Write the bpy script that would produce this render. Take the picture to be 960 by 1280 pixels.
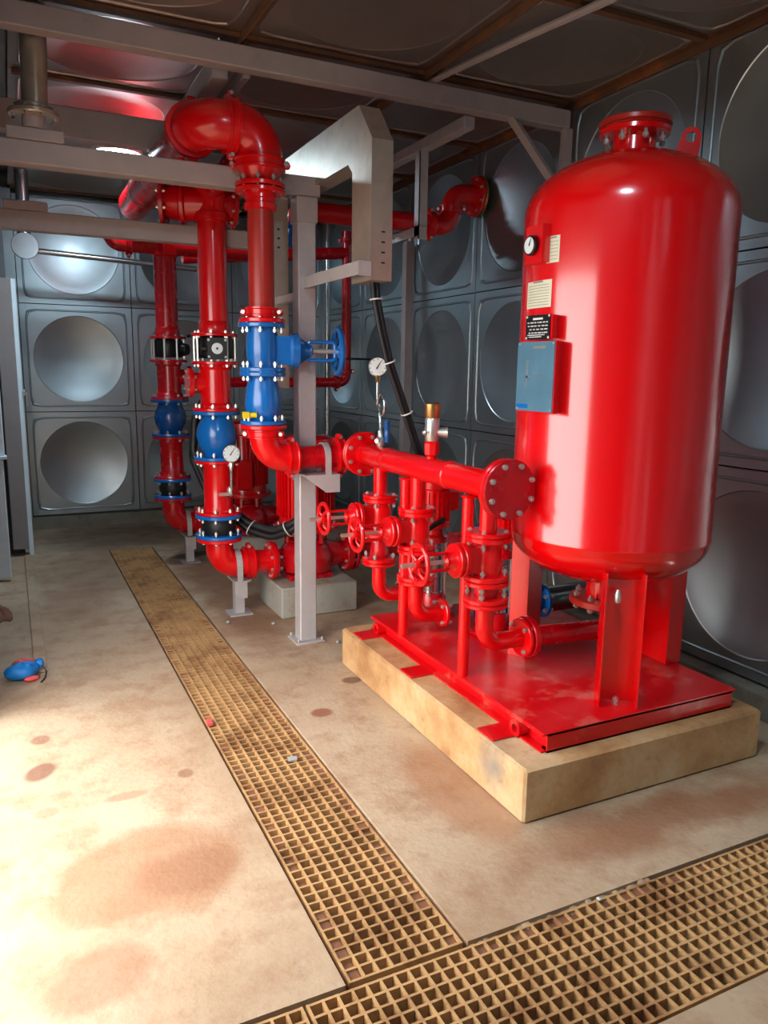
import bpy, math, random
from mathutils import Vector, Matrix
random.seed(7)
scene = bpy.context.scene
for o in list(bpy.data.objects):
    bpy.data.objects.remove(o)
COL = scene.collection

# ------------------------------------------------------------------ camera
YAW, PITCH, ROLL, CAMH = .4524, .1821, .0144, 1.557
fw = Vector((math.sin(YAW) * math.cos(PITCH), math.cos(YAW) * math.cos(PITCH), -math.sin(PITCH)))
rt = Vector((math.cos(YAW), -math.sin(YAW), 0))
up = rt.cross(fw)
r2 = rt * math.cos(ROLL) + up * math.sin(ROLL)
u2 = up * math.cos(ROLL) - rt * math.sin(ROLL)
cam_d = bpy.data.cameras.new('camera')
cam_d.sensor_fit = 'VERTICAL'
cam_d.sensor_height = 36.0
cam_d.lens = 956.6 / 1280 * 36.0
cam_d.clip_start = .02
cam = bpy.data.objects.new('camera', cam_d)
COL.objects.link(cam)
M = Matrix((r2, u2, -fw)).transposed().to_4x4()
M.translation = (0, 0, CAMH)
cam.matrix_world = M
scene.camera = cam

# ------------------------------------------------------------------ world and exposure
world = bpy.data.worlds.new('overcast_sky')
scene.world = world
world.use_nodes = True
wn = world.node_tree.nodes
bg = wn['Background']
bg.inputs['Color'].default_value = (1.0, .965, .93, 1)
bg.inputs['Strength'].default_value = 6.0
vs = scene.view_settings
vs.view_transform = 'Standard'
vs.look = 'None'
vs.gamma = 1
vs.use_curve_mapping = False
vs.exposure = 0.4

# ------------------------------------------------------------------ materials
def lin(c):
    return tuple(((v / 255) / 12.92 if v <= 10 else (((v / 255) + .055) / 1.055) ** 2.4) for v in c) + (1,)

MATS = {}
def new_mat(name):
    m = bpy.data.materials.new(name)
    m.use_nodes = True
    MATS[name] = m
    nt = m.node_tree
    return m, nt, nt.nodes['Principled BSDF']

def N(nt, kind, **kw):
    n = nt.nodes.new(kind)
    for k, v in kw.items():
        if k in n.inputs:
            n.inputs[k].default_value = v
        else:
            setattr(n, k, v)
    return n

def coords(nt):
    return N(nt, 'ShaderNodeTexCoord').outputs['Object']

def world_coords(nt):
    return N(nt, 'ShaderNodeNewGeometry').outputs['Position']

def noise(nt, scale, detail=4, rough=.6, src=None):
    n = N(nt, 'ShaderNodeTexNoise')
    n.inputs['Scale'].default_value = scale
    n.inputs['Detail'].default_value = detail
    n.inputs['Roughness'].default_value = rough
    nt.links.new(src if src else world_coords(nt), n.inputs['Vector'])
    return n.outputs['Fac']

def ramp(nt, fac, stops):
    r = N(nt, 'ShaderNodeValToRGB')
    e = r.color_ramp.elements
    while len(e) < len(stops):
        e.new(.5)
    for i, (p, c) in enumerate(stops):
        e[i].position = p
        e[i].color = c if len(c) == 4 else tuple(c) + (1,)
    nt.links.new(fac, r.inputs['Fac'])
    return r.outputs['Color']

def mix(nt, fac, a, b, blend='MIX'):
    m = N(nt, 'ShaderNodeMix')
    m.data_type = 'RGBA'
    m.blend_type = blend
    for sock, v in ((m.inputs[0], fac), (m.inputs[6], a), (m.inputs[7], b)):
        if hasattr(v, 'is_linked'):
            nt.links.new(v, sock)
        else:
            sock.default_value = v
    return m.outputs[2]

def bump(nt, bs, fac, strength=.1, dist=.01):
    b = N(nt, 'ShaderNodeBump')
    b.inputs['Strength'].default_value = strength
    b.inputs['Distance'].default_value = dist
    nt.links.new(fac, b.inputs['Height'])
    nt.links.new(b.outputs['Normal'], bs.inputs['Normal'])

def paint(name, rgb, rough=.25, var=.12, metal=0., bumpy=.03, dirt=None, coat=0., spec=.5):
    m, nt, bs = new_mat(name)
    c = lin(rgb)
    dark = tuple(v * (1 - var) for v in c[:3]) + (1,)
    n = noise(nt, 9, 5)
    colr = ramp(nt, n, [(.3, dark), (.7, c)])
    if dirt:
        n2 = noise(nt, 4.3, 8, .7)
        f = ramp(nt, n2, [(dirt[1], (0, 0, 0)), (min(1, dirt[1] + .16), (dirt[2],) * 3)])
        colr = mix(nt, f, colr, lin(dirt[0]))
    nt.links.new(colr, bs.inputs['Base Color'])
    rr = ramp(nt, noise(nt, 14, 3), [(.3, (rough * .92,) * 3), (.7, (min(1, rough * 1.1),) * 3)])
    nt.links.new(rr, bs.inputs['Roughness'])
    bs.inputs['Metallic'].default_value = metal
    bs.inputs['Coat Weight'].default_value = coat
    bs.inputs['Coat Roughness'].default_value = .12
    bs.inputs['Specular IOR Level'].default_value = spec
    if bumpy:
        bump(nt, bs, noise(nt, 60, 2), bumpy, .004)
    return m

paint('red_paint', (226, 6, 14), .24, .10, coat=.3)
paint('red_tank', (226, 2, 8), .22, .03, bumpy=.006, coat=.9)
paint('red_primer', (176, 38, 26), .34, .15)
paint('red_deep', (196, 4, 20), .26, .12, coat=.25)
paint('red_skid', (216, 8, 18), .30, .10, dirt=((220, 130, 116), .54, .7))
paint('blue_paint', (14, 106, 190), .24, .12, coat=.3)
paint('blue_deep', (10, 78, 150), .26, .12, coat=.3)
paint('galvanised', (196, 190, 190), .45, .14, metal=.25, dirt=((150, 128, 116), .58, .5))
paint('grey_paint', (176, 164, 162), .5, .12, dirt=((140, 112, 96), .60, .5))
paint('tray_steel', (190, 180, 165), .42, .2, metal=.55, dirt=((140, 118, 86), .54, .6))
paint('bolt_zinc', (214, 212, 206), .3, .1, metal=.8)
paint('stainless', (196, 197, 198), .2, .1, metal=.9)
paint('bright_steel', (206, 190, 170), .22, .25, metal=.55, dirt=((176, 110, 70), .6, .7))  # stainless, lighter and less metallic: bright tan reflections put into the colour
paint('dark_stainless', (120, 116, 112), .2, .2, metal=1.0)
paint('rubber', (24, 25, 28), .5, .3)
paint('black_plastic', (14, 15, 18), .35, .2)
paint('white_plastic', (226, 226, 222), .4, .06)
paint('dial_white', (228, 236, 238), .3, .03)
paint('ink_black', (20, 20, 22), .5, .0, bumpy=0)
paint('print_grey', (120, 126, 120), .6, .0, bumpy=0)
paint('paper', (226, 222, 196), .6, .08, bumpy=0)
paint('plate_blue', (92, 134, 158), .3, .22, metal=.15)
paint('brass', (182, 140, 88), .32, .15, metal=.9)
paint('yellow_plastic', (236, 208, 30), .4, .05)
paint('glove_blue', (18, 130, 214), .45, .15)
paint('glove_red', (232, 86, 84), .5, .1)
paint('rust_angle', (116, 78, 52), .7, .35, dirt=((160, 96, 48), .52, .8))
paint('grating_tan', (202, 158, 106), .62, .2, dirt=((128, 80, 44), .48, .8))
paint('trench_concrete', (120, 92, 58), .9, .35)
paint('mud', (140, 92, 66), .9, .3, bumpy=.5)
paint('debris_grey', (170, 172, 166), .7, .3)
paint('sill_concrete', (142, 136, 122), .85, .25, dirt=((96, 78, 58), .5, .6), bumpy=.2)
paint('pump_plinth', (176, 172, 160), .85, .18, dirt=((142, 112, 80), .52, .8), bumpy=.2)
paint('wall_dark', (96, 98, 100), .5, .15)
paint('door_grey', (150, 140, 138), .5, .1)
paint('door_white', (226, 238, 244), .45, .1, dirt=((140, 120, 105), .6, .5))
paint('outside_ground', (150, 134, 116), .95, .2)

def steel_panel(name, base, rough):
    m, nt, bs = new_mat(name)
    n1 = noise(nt, 2.3, 6, .65)
    n2 = noise(nt, 16, 5, .7)
    c = ramp(nt, n1, [(.3, tuple(v * .88 for v in base)), (.68, base)])
    nt.links.new(c, bs.inputs['Base Color'])
    rr = ramp(nt, noise(nt, 5, 6, .7), [(.32, (rough * .9,) * 3), (.7, (rough * 1.15,) * 3)])
    nt.links.new(rr, bs.inputs['Roughness'])
    bs.inputs['Metallic'].default_value = .92
    bump(nt, bs, noise(nt, 2.2, 1), .05, .02)
steel_panel('steel_wall', (.41, .465, .49), .33)  # bluish cast of sky and lamp light put into the steel colour
steel_panel('steel_ceiling', (.46, .40, .36), .42)  # same pressed panels, with warm floor bounce put into the colour

# concrete floor with its stains and broader darker areas
def floor_mat():
    m, nt, bs = new_mat('floor_concrete')
    P = world_coords(nt)
    big = noise(nt, 1.1, 7, .62)
    mid = noise(nt, 5.5, 7, .68)
    fine = noise(nt, 42, 5, .6)
    c = ramp(nt, big, [(.32, lin((166, 136, 106))), (.5, lin((186, 160, 132))), (.68, lin((198, 177, 150)))])
    c = mix(nt, ramp(nt, mid, [(.48, (0, 0, 0)), (.68, (.7,) * 3)]), c, lin((158, 118, 88)))
    c = mix(nt, ramp(nt, fine, [(.56, (0, 0, 0)), (.76, (.22,) * 3)]), c, lin((131, 93, 71)))
    # warped position for irregular stain outlines
    wn_ = N(nt, 'ShaderNodeTexNoise')
    wn_.inputs['Scale'].default_value = 3.6
    wn_.inputs['Detail'].default_value = 6
    nt.links.new(P, wn_.inputs['Vector'])
    sub = N(nt, 'ShaderNodeVectorMath'); sub.operation = 'SUBTRACT'
    nt.links.new(wn_.outputs['Color'], sub.inputs[0]); sub.inputs[1].default_value = (.5, .5, .5)
    def patch(c, x, y, rx, ry, rgb, amount, rot=0., warp=.35, soft=.3):
        sc = N(nt, 'ShaderNodeVectorMath'); sc.operation = 'SCALE'
        nt.links.new(sub.outputs[0], sc.inputs[0]); sc.inputs[3].default_value = warp * 2 * max(rx, ry)
        ad = N(nt, 'ShaderNodeVectorMath'); ad.operation = 'ADD'
        nt.links.new(P, ad.inputs[0]); nt.links.new(sc.outputs[0], ad.inputs[1])
        mp = N(nt, 'ShaderNodeMapping'); mp.vector_type = 'TEXTURE'
        mp.inputs['Location'].default_value = (x, y, 0)
        mp.inputs['Rotation'].default_value = (0, 0, rot)
        mp.inputs['Scale'].default_value = (rx, ry, 50)
        nt.links.new(ad.outputs[0], mp.inputs['Vector'])
        ln = N(nt, 'ShaderNodeVectorMath'); ln.operation = 'LENGTH'
        nt.links.new(mp.outputs[0], ln.inputs[0])
        f = ramp(nt, ln.outputs['Value'], [(1 - soft, (amount,) * 3), (1, (0, 0, 0))])
        return mix(nt, f, c, lin(rgb))
    c = patch(c, .30, 2.26, .34, .25, (162, 113, 78), .62, .2, .3, .22)
    c = patch(c, .40, 2.22, .20, .13, (142, 94, 65), .45, .2, .3, .35)
    c = patch(c, .01, 3.05, .060, .085, (123, 83, 65), .85, -.5, .12)
    c = patch(c, .02, 3.335, .045, .05, (131, 89, 70), .7, 0, .12)
    c = patch(c, .52, 2.81, .035, .04, (137, 93, 68), .7, 0, .12)
    c = patch(c, .29, 2.735, .09, .03, (160, 118, 92), .6, 0, .2)
    c = patch(c, .02, 2.74, .05, .04, (165, 123, 97), .6, 0, .2)
    c = patch(c, .11, 1.86, .16, .12, (152, 106, 76), .55, .4, .35)
    c = patch(c, 1.42, 2.25, .18, .50, (165, 111, 76), .55, 0, .3, .45)
    c = patch(c, 2.05, 1.80, .80, .16, (144, 89, 57), .70, .0, .22, .5)
    c = patch(c, .45, 6.2, .5, 1.0, (134, 96, 70), .55, 0, .3, .6)
    c = patch(c, 1.30, 5.30, .26, 1.5, (131, 83, 57), .60, 0, .2, .5)
    c = patch(c, .85, 7.4, .9, .7, (104, 71, 50), .70, 0, .25, .5)  # broad darker area in front of the back wall
    c = patch(c, 1.48, 3.39, .06, .05, (104, 67, 49), .8, 0, .2)
    c = patch(c, 1.20, 3.10, .06, .05, (147, 77, 54), .8, 0, .2)
    c = patch(c, .35, 5.4, .28, .5, (152, 111, 86), .5, 0, .3, .5)
    c = patch(c, 1.34, 6.4, .25, .10, (62, 42, 34), .8, .3, .3)  # small, much darker area behind the far pipe stand
    nt.links.new(c, bs.inputs['Base Color'])
    rr = ramp(nt, mid, [(.3, (.48,) * 3), (.7, (.78,) * 3)])
    nt.links.new(rr, bs.inputs['Roughness'])
    h = N(nt, 'ShaderNodeMath'); h.operation = 'ADD'
    nt.links.new(mid, h.inputs[0]); nt.links.new(fine, h.inputs[1])
    bump(nt, bs, h.outputs[0], .22, .012)
floor_mat()

def plinth_mat():
    m, nt, bs = new_mat('plinth_concrete')
    big = noise(nt, 2.6, 7, .65)
    fine = noise(nt, 30, 5, .65)
    c = ramp(nt, big, [(.3, lin((150, 98, 54))), (.5, lin((194, 152, 104))), (.7, lin((214, 186, 146)))])
    c = mix(nt, ramp(nt, fine, [(.55, (0, 0, 0)), (.75, (.4,) * 3)]), c, lin((130, 96, 62)))
    d_ = N(nt, 'ShaderNodeVectorMath'); d_.operation = 'DISTANCE'
    nt.links.new(world_coords(nt), d_.inputs[0]); d_.inputs[1].default_value = (1.515, 2.17, .13)
    a_ = N(nt, 'ShaderNodeMath'); a_.operation = 'MULTIPLY_ADD'
    nt.links.new(noise(nt, 14, 5), a_.inputs[0]); a_.inputs[1].default_value = .14; nt.links.new(d_.outputs['Value'], a_.inputs[2])
    c = mix(nt, ramp(nt, a_.outputs[0], [(.07, (.75,) * 3), (.19, (0, 0, 0))]), c, lin((112, 118, 118)))
    nt.links.new(c, bs.inputs['Base Color'])
    bs.inputs['Roughness'].default_value = .85
    bump(nt, bs, fine, .35, .01)
plinth_mat()

def emit(name, rgb, s):
    m, nt, bs = new_mat(name)
    bs.inputs['Base Color'].default_value = (.9, .9, .9, 1)
    bs.inputs['Emission Color'].default_value = rgb
    bs.inputs['Emission Strength'].default_value = s
emit('lamp_glow', (.66, .87, 1.0, 1), 115)

# ------------------------------------------------------------------ mesh builder
V = Vector
def frame(axis):
    a = V(axis).normalized()
    t = V((0, 0, 1)) if abs(a.z) < .9 else V((1, 0, 0))
    u = t.cross(a).normalized()
    return a, u, a.cross(u)

def fillet(pts, R, n=8):
    pts = [V(p) for p in pts]
    if not isinstance(R, (list, tuple)):
        R = [R] * (len(pts) - 2)
    out = [pts[0]]
    for i in range(1, len(pts) - 1):
        p, a, b = pts[i], pts[i - 1], pts[i + 1]
        d1, d2 = (a - p).normalized(), (b - p).normalized()
        ang = d1.angle(d2)
        if ang > math.pi - .01:
            out.append(p); continue
        t = R[i - 1] / math.tan(ang / 2)
        t = min(t, (a - p).length * .98, (b - p).length * .98)
        r = t * math.tan(ang / 2)
        c = p + (d1 + d2).normalized() * (r / math.sin(ang / 2))
        s, e = p + d1 * t, p + d2 * t
        v0, v1 = s - c, e - c
        tot = v0.angle(v1)
        ax = v0.cross(v1).normalized()
        for k in range(n + 1):
            out.append(c + Matrix.Rotation(tot * k / n, 3, ax) @ v0)
    out.append(pts[-1])
    return out

class MB:
    def __init__(s):
        s.v, s.f, s.subs = [], [], []
        s.name = s.mat = s.label = s.kind = None
        s.sharp = 35
    def add(s, vs_, fs):
        o = len(s.v)
        s.v += [tuple(p) for p in vs_]
        s.f += [tuple(i + o for i in q) for q in fs]
        return s
    def box(s, x0, x1, y0, y1, z0, z1):
        vv = [(x, y, z) for z in (z0, z1) for y in (y0, y1) for x in (x0, x1)]
        return s.add(vv, [(0, 2, 3, 1), (4, 5, 7, 6), (0, 1, 5, 4), (2, 6, 7, 3), (0, 4, 6, 2), (1, 3, 7, 5)])
    def cbox(s, x0, x1, y0, y1, z0, z1, b=.004):
        # box with chamfered edges
        def ring(z, i):
            return [(x0 + i + b, y0 + i, z), (x1 - i - b, y0 + i, z), (x1 - i, y0 + i + b, z), (x1 - i, y1 - i - b, z),
                    (x1 - i - b, y1 - i, z), (x0 + i + b, y1 - i, z), (x0 + i, y1 - i - b, z), (x0 + i, y0 + i + b, z)]
        rs = [ring(z0, b), ring(z0 + b, 0), ring(z1 - b, 0), ring(z1, b)]
        vv = sum(rs, [])
        fs = [tuple(reversed(range(8))), tuple(range(24, 32))]
        for k in range(3):
            for i in range(8):
                j = (i + 1) % 8
                fs.append((k * 8 + i, k * 8 + j, k * 8 + 8 + j, k * 8 + 8 + i))
        return s.add(vv, fs)
    def lathe(s, c, axis, prof, n=24, closed=False):
        # prof: list of (radius, distance along axis)
        a, u, w = frame(axis)
        c = V(c)
        vv, fs = [], []
        m = len(prof)
        for r, t in prof:
            for k in range(n):
                an = 2 * math.pi * k / n
                vv.append(c + a * t + (u * math.cos(an) + w * math.sin(an)) * max(r, 1e-5))
        for i in range(m - 1):
            for k in range(n):
                j = (k + 1) % n
                fs.append((i * n + k, i * n + j, (i + 1) * n + j, (i + 1) * n + k))
        if closed:
            for k in range(n):
                j = (k + 1) % n
                fs.append(((m - 1) * n + k, (m - 1) * n + j, j, k))
        else:
            if prof[0][0] > 1e-4: fs.append(tuple(reversed(range(n))))
            if prof[-1][0] > 1e-4: fs.append(tuple((m - 1) * n + k for k in range(n)))
        return s.add(vv, fs)
    def cyl(s, p0, p1, r, n=20, r1=None):
        d = V(p1) - V(p0)
        return s.lathe(p0, d, [(r, 0), (r if r1 is None else r1, d.length)], n)
    def disc(s, c, axis, R, t, n=28, b=.004):
        # plate with a soft rim, thickness t centred on c
        return s.lathe(c, axis, [(R - b, -t / 2), (R, -t / 2 + b), (R, t / 2 - b), (R - b, t / 2)], n)
    def tube(s, pts, r, n=16, cap=True):
        pts = [V(p) for p in pts]
        rr = r if isinstance(r, (list, tuple)) else [r] * len(pts)
        d0 = (pts[1] - pts[0]).normalized()
        _, u, w = frame(d0)
        vv, fs = [], []
        prev = d0
        for i, p in enumerate(pts):
            if i == 0: d = d0
            elif i == len(pts) - 1: d = (pts[i] - pts[i - 1]).normalized()
            else: d = ((pts[i + 1] - p).normalized() + (p - pts[i - 1]).normalized()).normalized()
            q = prev.rotation_difference(d)
            u = q @ u; w = q @ w; prev = d
            for k in range(n):
                an = 2 * math.pi * k / n
                vv.append(p + (u * math.cos(an) + w * math.sin(an)) * rr[i])
        for i in range(len(pts) - 1):
            for k in range(n):
                j = (k + 1) % n
                fs.append((i * n + k, i * n + j, (i + 1) * n + j, (i + 1) * n + k))
        if cap:
            fs.append(tuple(reversed(range(n))))
            fs.append(tuple((len(pts) - 1) * n + k for k in range(n)))
        return s.add(vv, fs)
    def torus(s, c, axis, R, r, n=32, m=10, a0=0, a1=2 * math.pi):
        a, u, w = frame(axis)
        c = V(c)
        full = abs(a1 - a0 - 2 * math.pi) < 1e-6
        pts = [c + (u * math.cos(a0 + (a1 - a0) * k / n) + w * math.sin(a0 + (a1 - a0) * k / n)) * R for k in range(n + (0 if full else 1))]
        if not full:
            return s.tube(pts, r, m)
        vv, fs = [], []
        for k in range(n):
            d = (pts[k] - c).normalized()
            for j in range(m):
                an = 2 * math.pi * j / m
                vv.append(pts[k] + (d * math.cos(an) + a * math.sin(an)) * r)
        for k in range(n):
            for j in range(m):
                k2, j2 = (k + 1) % n, (j + 1) % m
                fs.append((k * m + j, k2 * m + j, k2 * m + j2, k * m + j2))
        return s.add(vv, fs)
    def prism(s, poly, ext):
        # poly: list of 3-D points (planar), ext: extrusion vector
        n = len(poly)
        e = V(ext)
        vv = [V(p) for p in poly] + [V(p) + e for p in poly]
        fs = [tuple(reversed(range(n))), tuple(range(n, 2 * n))]
        for i in range(n):
            j = (i + 1) % n
            fs.append((i, j, n + j, n + i))
        return s.add(vv, fs)
    def bolts(s, c, axis, Rb, n, length, r=.010, a0=0.):
        a, u, w = frame(axis)
        c = V(c)
        for k in range(n):
            an = a0 + 2 * math.pi * (k + .5) / n
            p = c + (u * math.cos(an) + w * math.sin(an)) * Rb
            h = length / 2
            s.lathe(p, a, [(r * .55, -h - r * .9), (r * .55, -h - r * .5), (r, -h - r * .5), (r, -h + r * .6), (r * .55, -h + r * .6),
                           (r * .55, h - r * .6), (r, h - r * .6), (r, h + r * .6), (r * .5, h + r * .6), (r * .5, h + r * 1.2)], 6)
        return s
    def sub(s, name, mat, label=None, kind=None):
        m = MB()
        m.name, m.mat, m.label, m.kind = name, mat, label, kind
        s.subs.append(m)
        return m

def mesh_obj(name, mb, mat, org=(0, 0, 0)):
    me = bpy.data.meshes.new(name)
    ox, oy, oz = org
    me.from_pydata([(x - ox, y - oy, z - oz) for x, y, z in mb.v], [], mb.f)
    me.materials.append(MATS[mat])
    me.polygons.foreach_set('use_smooth', [True] * len(me.polygons))
    me.update()
    me.set_sharp_from_angle(angle=math.radians(mb.sharp))
    o = bpy.data.objects.new(name, me)
    COL.objects.link(o)
    return o

def tag(o, label=None, cat=None, group=None, kind=None):
    if label: o['label'] = label
    if cat: o['category'] = cat
    if group: o['group'] = group
    if kind: o['kind'] = kind
    return o

class Thing:
    def __init__(s, name, label, cat, loc=(0, 0, 0), group=None):
        s.name, s.label, s.cat, s.loc, s.group, s.parts = name, label, cat, loc, group, []
    def part(s, name, mat, label=None, kind=None):
        m = MB()
        m.name, m.mat, m.label, m.kind = name, mat, label, kind
        s.parts.append(m)
        return m
    def done(s):
        if len(s.parts) == 1:
            root = mesh_obj(s.name, s.parts[0], s.parts[0].mat, s.loc)
            root.location = s.loc
            tag(root, s.label, s.cat, s.group)
            for q in s.parts[0].subs:
                c = mesh_obj(q.name, q, q.mat, s.loc); c.parent = root
                tag(c, q.label, kind=q.kind)
            s.obj = root
            return root
        root = bpy.data.objects.new(s.name, None)
        COL.objects.link(root)
        root.empty_display_size = .1
        root.location = s.loc
        tag(root, s.label, s.cat, s.group)
        for p in s.parts:
            o = mesh_obj(p.name, p, p.mat, s.loc)
            o.parent = root
            tag(o, p.label, kind=p.kind)
            for q in p.subs:
                c = mesh_obj(q.name, q, q.mat, s.loc)
                c.parent = o
                tag(c, q.label, kind=q.kind)
        s.obj = root
        return root

def copy_tree(o, loc=None, label=None, parent=None):
    c = o.copy()
    COL.objects.link(c)
    c.parent = parent
    if loc: c.location = loc
    if label: c['label'] = label
    for ch in o.children:
        copy_tree(ch, None, None, c)
    return c

def single(name, label, cat, mat, mb, loc=(0, 0, 0), group=None):
    o = mesh_obj(name, mb, mat, loc)
    o.location = loc
    return tag(o, label, cat, group)

def struct(name, mat, mb):
    o = mesh_obj(name, mb, mat)
    o['kind'] = 'structure'
    return o

# ------------------------------------------------------------------ the room
XR, YB, ZC, ZB = 3.10, 8.02, 3.128, .128      # right wall, back wall, ceiling, bottom of the panels
AX0, AX1 = .678, 1.046                         # trench A between these X
BY0, BY1 = 1.15, 1.58                          # trench B between these Y
AYE = 6.85                                     # far end of trench A
YF = -1.09                                     # wall behind the camera

fl = MB()
D = -.22
fl.box(-.6, AX0, BY1, YB, D, 0)
fl.box(AX1, XR, BY1, YB, D, 0)
fl.box(AX0, AX1, AYE, YB, D, 0)
fl.box(-.6, XR, YF, BY0, D, 0)
floor = struct('floor', 'floor_concrete', fl)
tr = MB()
tr.box(AX0, AX1, BY1, AYE, -.26, -.17)
tr.box(-.6, XR, BY0, BY1, -.26, -.17)
struct('floor_trench', 'trench_concrete', tr)
og = MB(); og.box(-14, -.6, -12, 20, -.25, -.03)
struct('floor_outside', 'outside_ground', og)

# chipped concrete edge beside the cross trench
ch = MB()
for k in range(26):
    x = 1.06 + k * .026 + random.uniform(-.008, .008)
    s_ = random.uniform(.012, .030)
    ch.lathe((x, BY1 - .004, -.010 - random.uniform(0, .018)), (random.uniform(-.3, .3), random.uniform(-.3, .3), 1), [(s_ * .6, -s_), (s_, -s_ * .3), (s_ * .8, s_ * .4), (s_ * .3, s_ * .55)], 6)
tag(mesh_obj('concrete_crumbs', ch, 'floor_concrete'), 'crumbled concrete edge along the cross trench grating', 'rubble', kind='stuff')

# pressed steel panel: flange, raised bead, dished circle
def panel_mesh(mat):
    me_v, me_f = [], []
    n = 64
    rings = []
    R, dep = .405, .058
    for i in range(1, 11):
        r = R * i / 10
        rings.append(('c', r, -dep * (1 - (r / R) ** 2)))
    rings[-1] = ('c', R, 0)
    rings.insert(-1, ('c', R * .985, -dep * .06))
    rings += [('s', .436, 0, 14), ('s', .439, .0042, 14), ('s', .4425, .007, 15), ('s', .4465, .007, 15), ('s', .450, .0042, 16), ('s', .453, 0, 18), ('q', .4960, 0), ('q', .4975, -.012)]
    me_v.append((0, 0, -dep))
    for rg in rings:
        for k in range(n):
            a = 2 * math.pi * k / n
            c, s_ = math.cos(a), math.sin(a)
            if rg[0] == 'c': q = rg[1]
            elif rg[0] == 's': q = rg[1] / ((abs(c) ** rg[3] + abs(s_) ** rg[3]) ** (1 / rg[3]))
            else: q = rg[1] / max(abs(c), abs(s_))
            me_v.append((c * q, s_ * q, rg[2]))
    for k in range(n):
        me_f.append((0, 1 + k, 1 + (k + 1) % n))
    for i in range(len(rings) - 1):
        for k in range(n):
            j = (k + 1) % n
            me_f.append((1 + i * n + k, 1 + (i + 1) * n + k, 1 + (i + 1) * n + j, 1 + i * n + j))
    me = bpy.data.meshes.new('wall_panel')
    me.from_pydata(me_v, [], me_f)
    me.materials.append(MATS[mat])
    me.polygons.foreach_set('use_smooth', [True] * len(me.polygons))
    me.update()
    me.set_sharp_from_angle(angle=math.radians(14))
    return me
PANEL = panel_mesh('steel_wall')
CPANEL = panel_mesh('steel_ceiling')

def panels(parent, me, spots, rot, name='steel_panel'):
    for (x, y, z) in spots:
        o = bpy.data.objects.new(name, me)
        COL.objects.link(o)
        o.location = (x, y, z)
        o.rotation_euler = rot
        o.parent = parent

wb = MB(); wb.box(-.02, XR + .12, YB + .082, YB + .11, 0, ZC + .12)
wall_back = struct('wall_back', 'dark_stainless', wb)
panels(wall_back, PANEL, [(.624 + i, YB, ZB + .5 + k) for i in range(3) for k in range(3) if .624 + i < XR], (math.radians(90), 0, 0))
wr = MB(); wr.box(XR + .082, XR + .11, YF, YB + .1, 0, ZC + .12)
wall_right = struct('wall_right', 'dark_stainless', wr)
YS = [5.41 - i + 2 for i in range(9)]
panels(wall_right, PANEL, [(XR, y, ZB + .5 + k) for y in YS for k in range(3)], (math.radians(90), 0, math.radians(-90)))
cb = MB(); cb.box(-.29, XR + .11, YF - .1, YB + .11, ZC + .082, ZC + .12)
ceiling = struct('ceiling', 'dark_stainless', cb)
panels(ceiling, CPANEL, [(XR - .5 - i, y, ZC) for i in range(3) for y in YS], (math.radians(180), 0, 0))
wf = MB(); wf.box(-.29, XR + .11, YF - .11, YF - .082, 0, ZC + .12)
wall_front = struct('wall_front', 'dark_stainless', wf)
panels(wall_front, PANEL, [(XR - .5 - i, YF, ZB + .5 + k) for i in range(3) for k in range(3)], (math.radians(90), 0, math.radians(180)))
wl = MB()
wl.box(-.10, .03, 6.98, YB + .08, 0, ZC + .08)
wl.box(-.29, -.20, 3.6, 6.98, 0, ZC + .08)
wl.box(-.20, -.10, 6.90, 6.98, 0, ZC + .08)
wl.box(-.29, -.13, 1.50, 3.6, 2.17, ZC + .08)
wl.box(-.29, -.13, YF, 1.50, 0, ZC + .08)
wall_left = struct('wall_left', 'wall_dark', wl)

# concrete sills under the panels
sl = MB()
sl.box(.03, XR, YB - .05, YB + .09, 0, ZB - .012)
struct('baseboard_back', 'sill_concrete', sl)
sl = MB()
sl.box(XR - .09, XR + .09, YF, YB - .05, 0, ZB - .012)
struct('baseboard_right', 'sill_concrete', sl)

# rusty angle irons under the ceiling seams, corner angle along the right wall
def angle_mb(p0, p1, w, t, n1, n2):
    p0, p1, n1, n2 = V(p0), V(p1), V(n1).normalized(), V(n2).normalized()
    poly = [p0, p0 + n1 * w, p0 + n1 * w + n2 * t, p0 + n1 * t + n2 * t, p0 + n1 * t + n2 * w, p0 + n2 * w]
    m = MB(); m.prism(poly, p1 - p0); m.sharp = 20
    return m
tn = 0
def trim(mb, mat):
    global tn
    tn += 1
    struct('trim_%d' % tn, mat, mb)
for x in (1.1, 2.1):
    trim(angle_mb((x - .004, YF, ZC - .002), (x - .004, YB, ZC - .002), .045, .006, (1, 0, 0), (0, 0, -1)), 'rust_angle')
for k in range(9):
    y = 7.91 - k
    m = MB(); m.box(.12, XR - .045, y - .02, y + .02, ZC - .022, ZC - .002)
    trim(m, 'rust_angle')
trim(angle_mb((XR - .001, YF, ZC - .001), (XR - .001, YB, ZC - .001), .045, .006, (-1, 0, 0), (0, 0, -1)), 'rust_angle')
trim(angle_mb((.03, YB - .001, ZC - .001), (XR, YB - .001, ZC - .001), .045, .006, (0, -1, 0), (0, 0, -1)), 'dark_stainless')
m = MB(); m.box(.03, .12, YB - .03, YB + .07, 0, ZC - .01); trim(m, 'steel_wall')
m = MB(); m.box(XR - .01, XR + .07, 7.91, YB + .05, 0, ZC - .01); trim(m, 'steel_wall')

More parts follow.
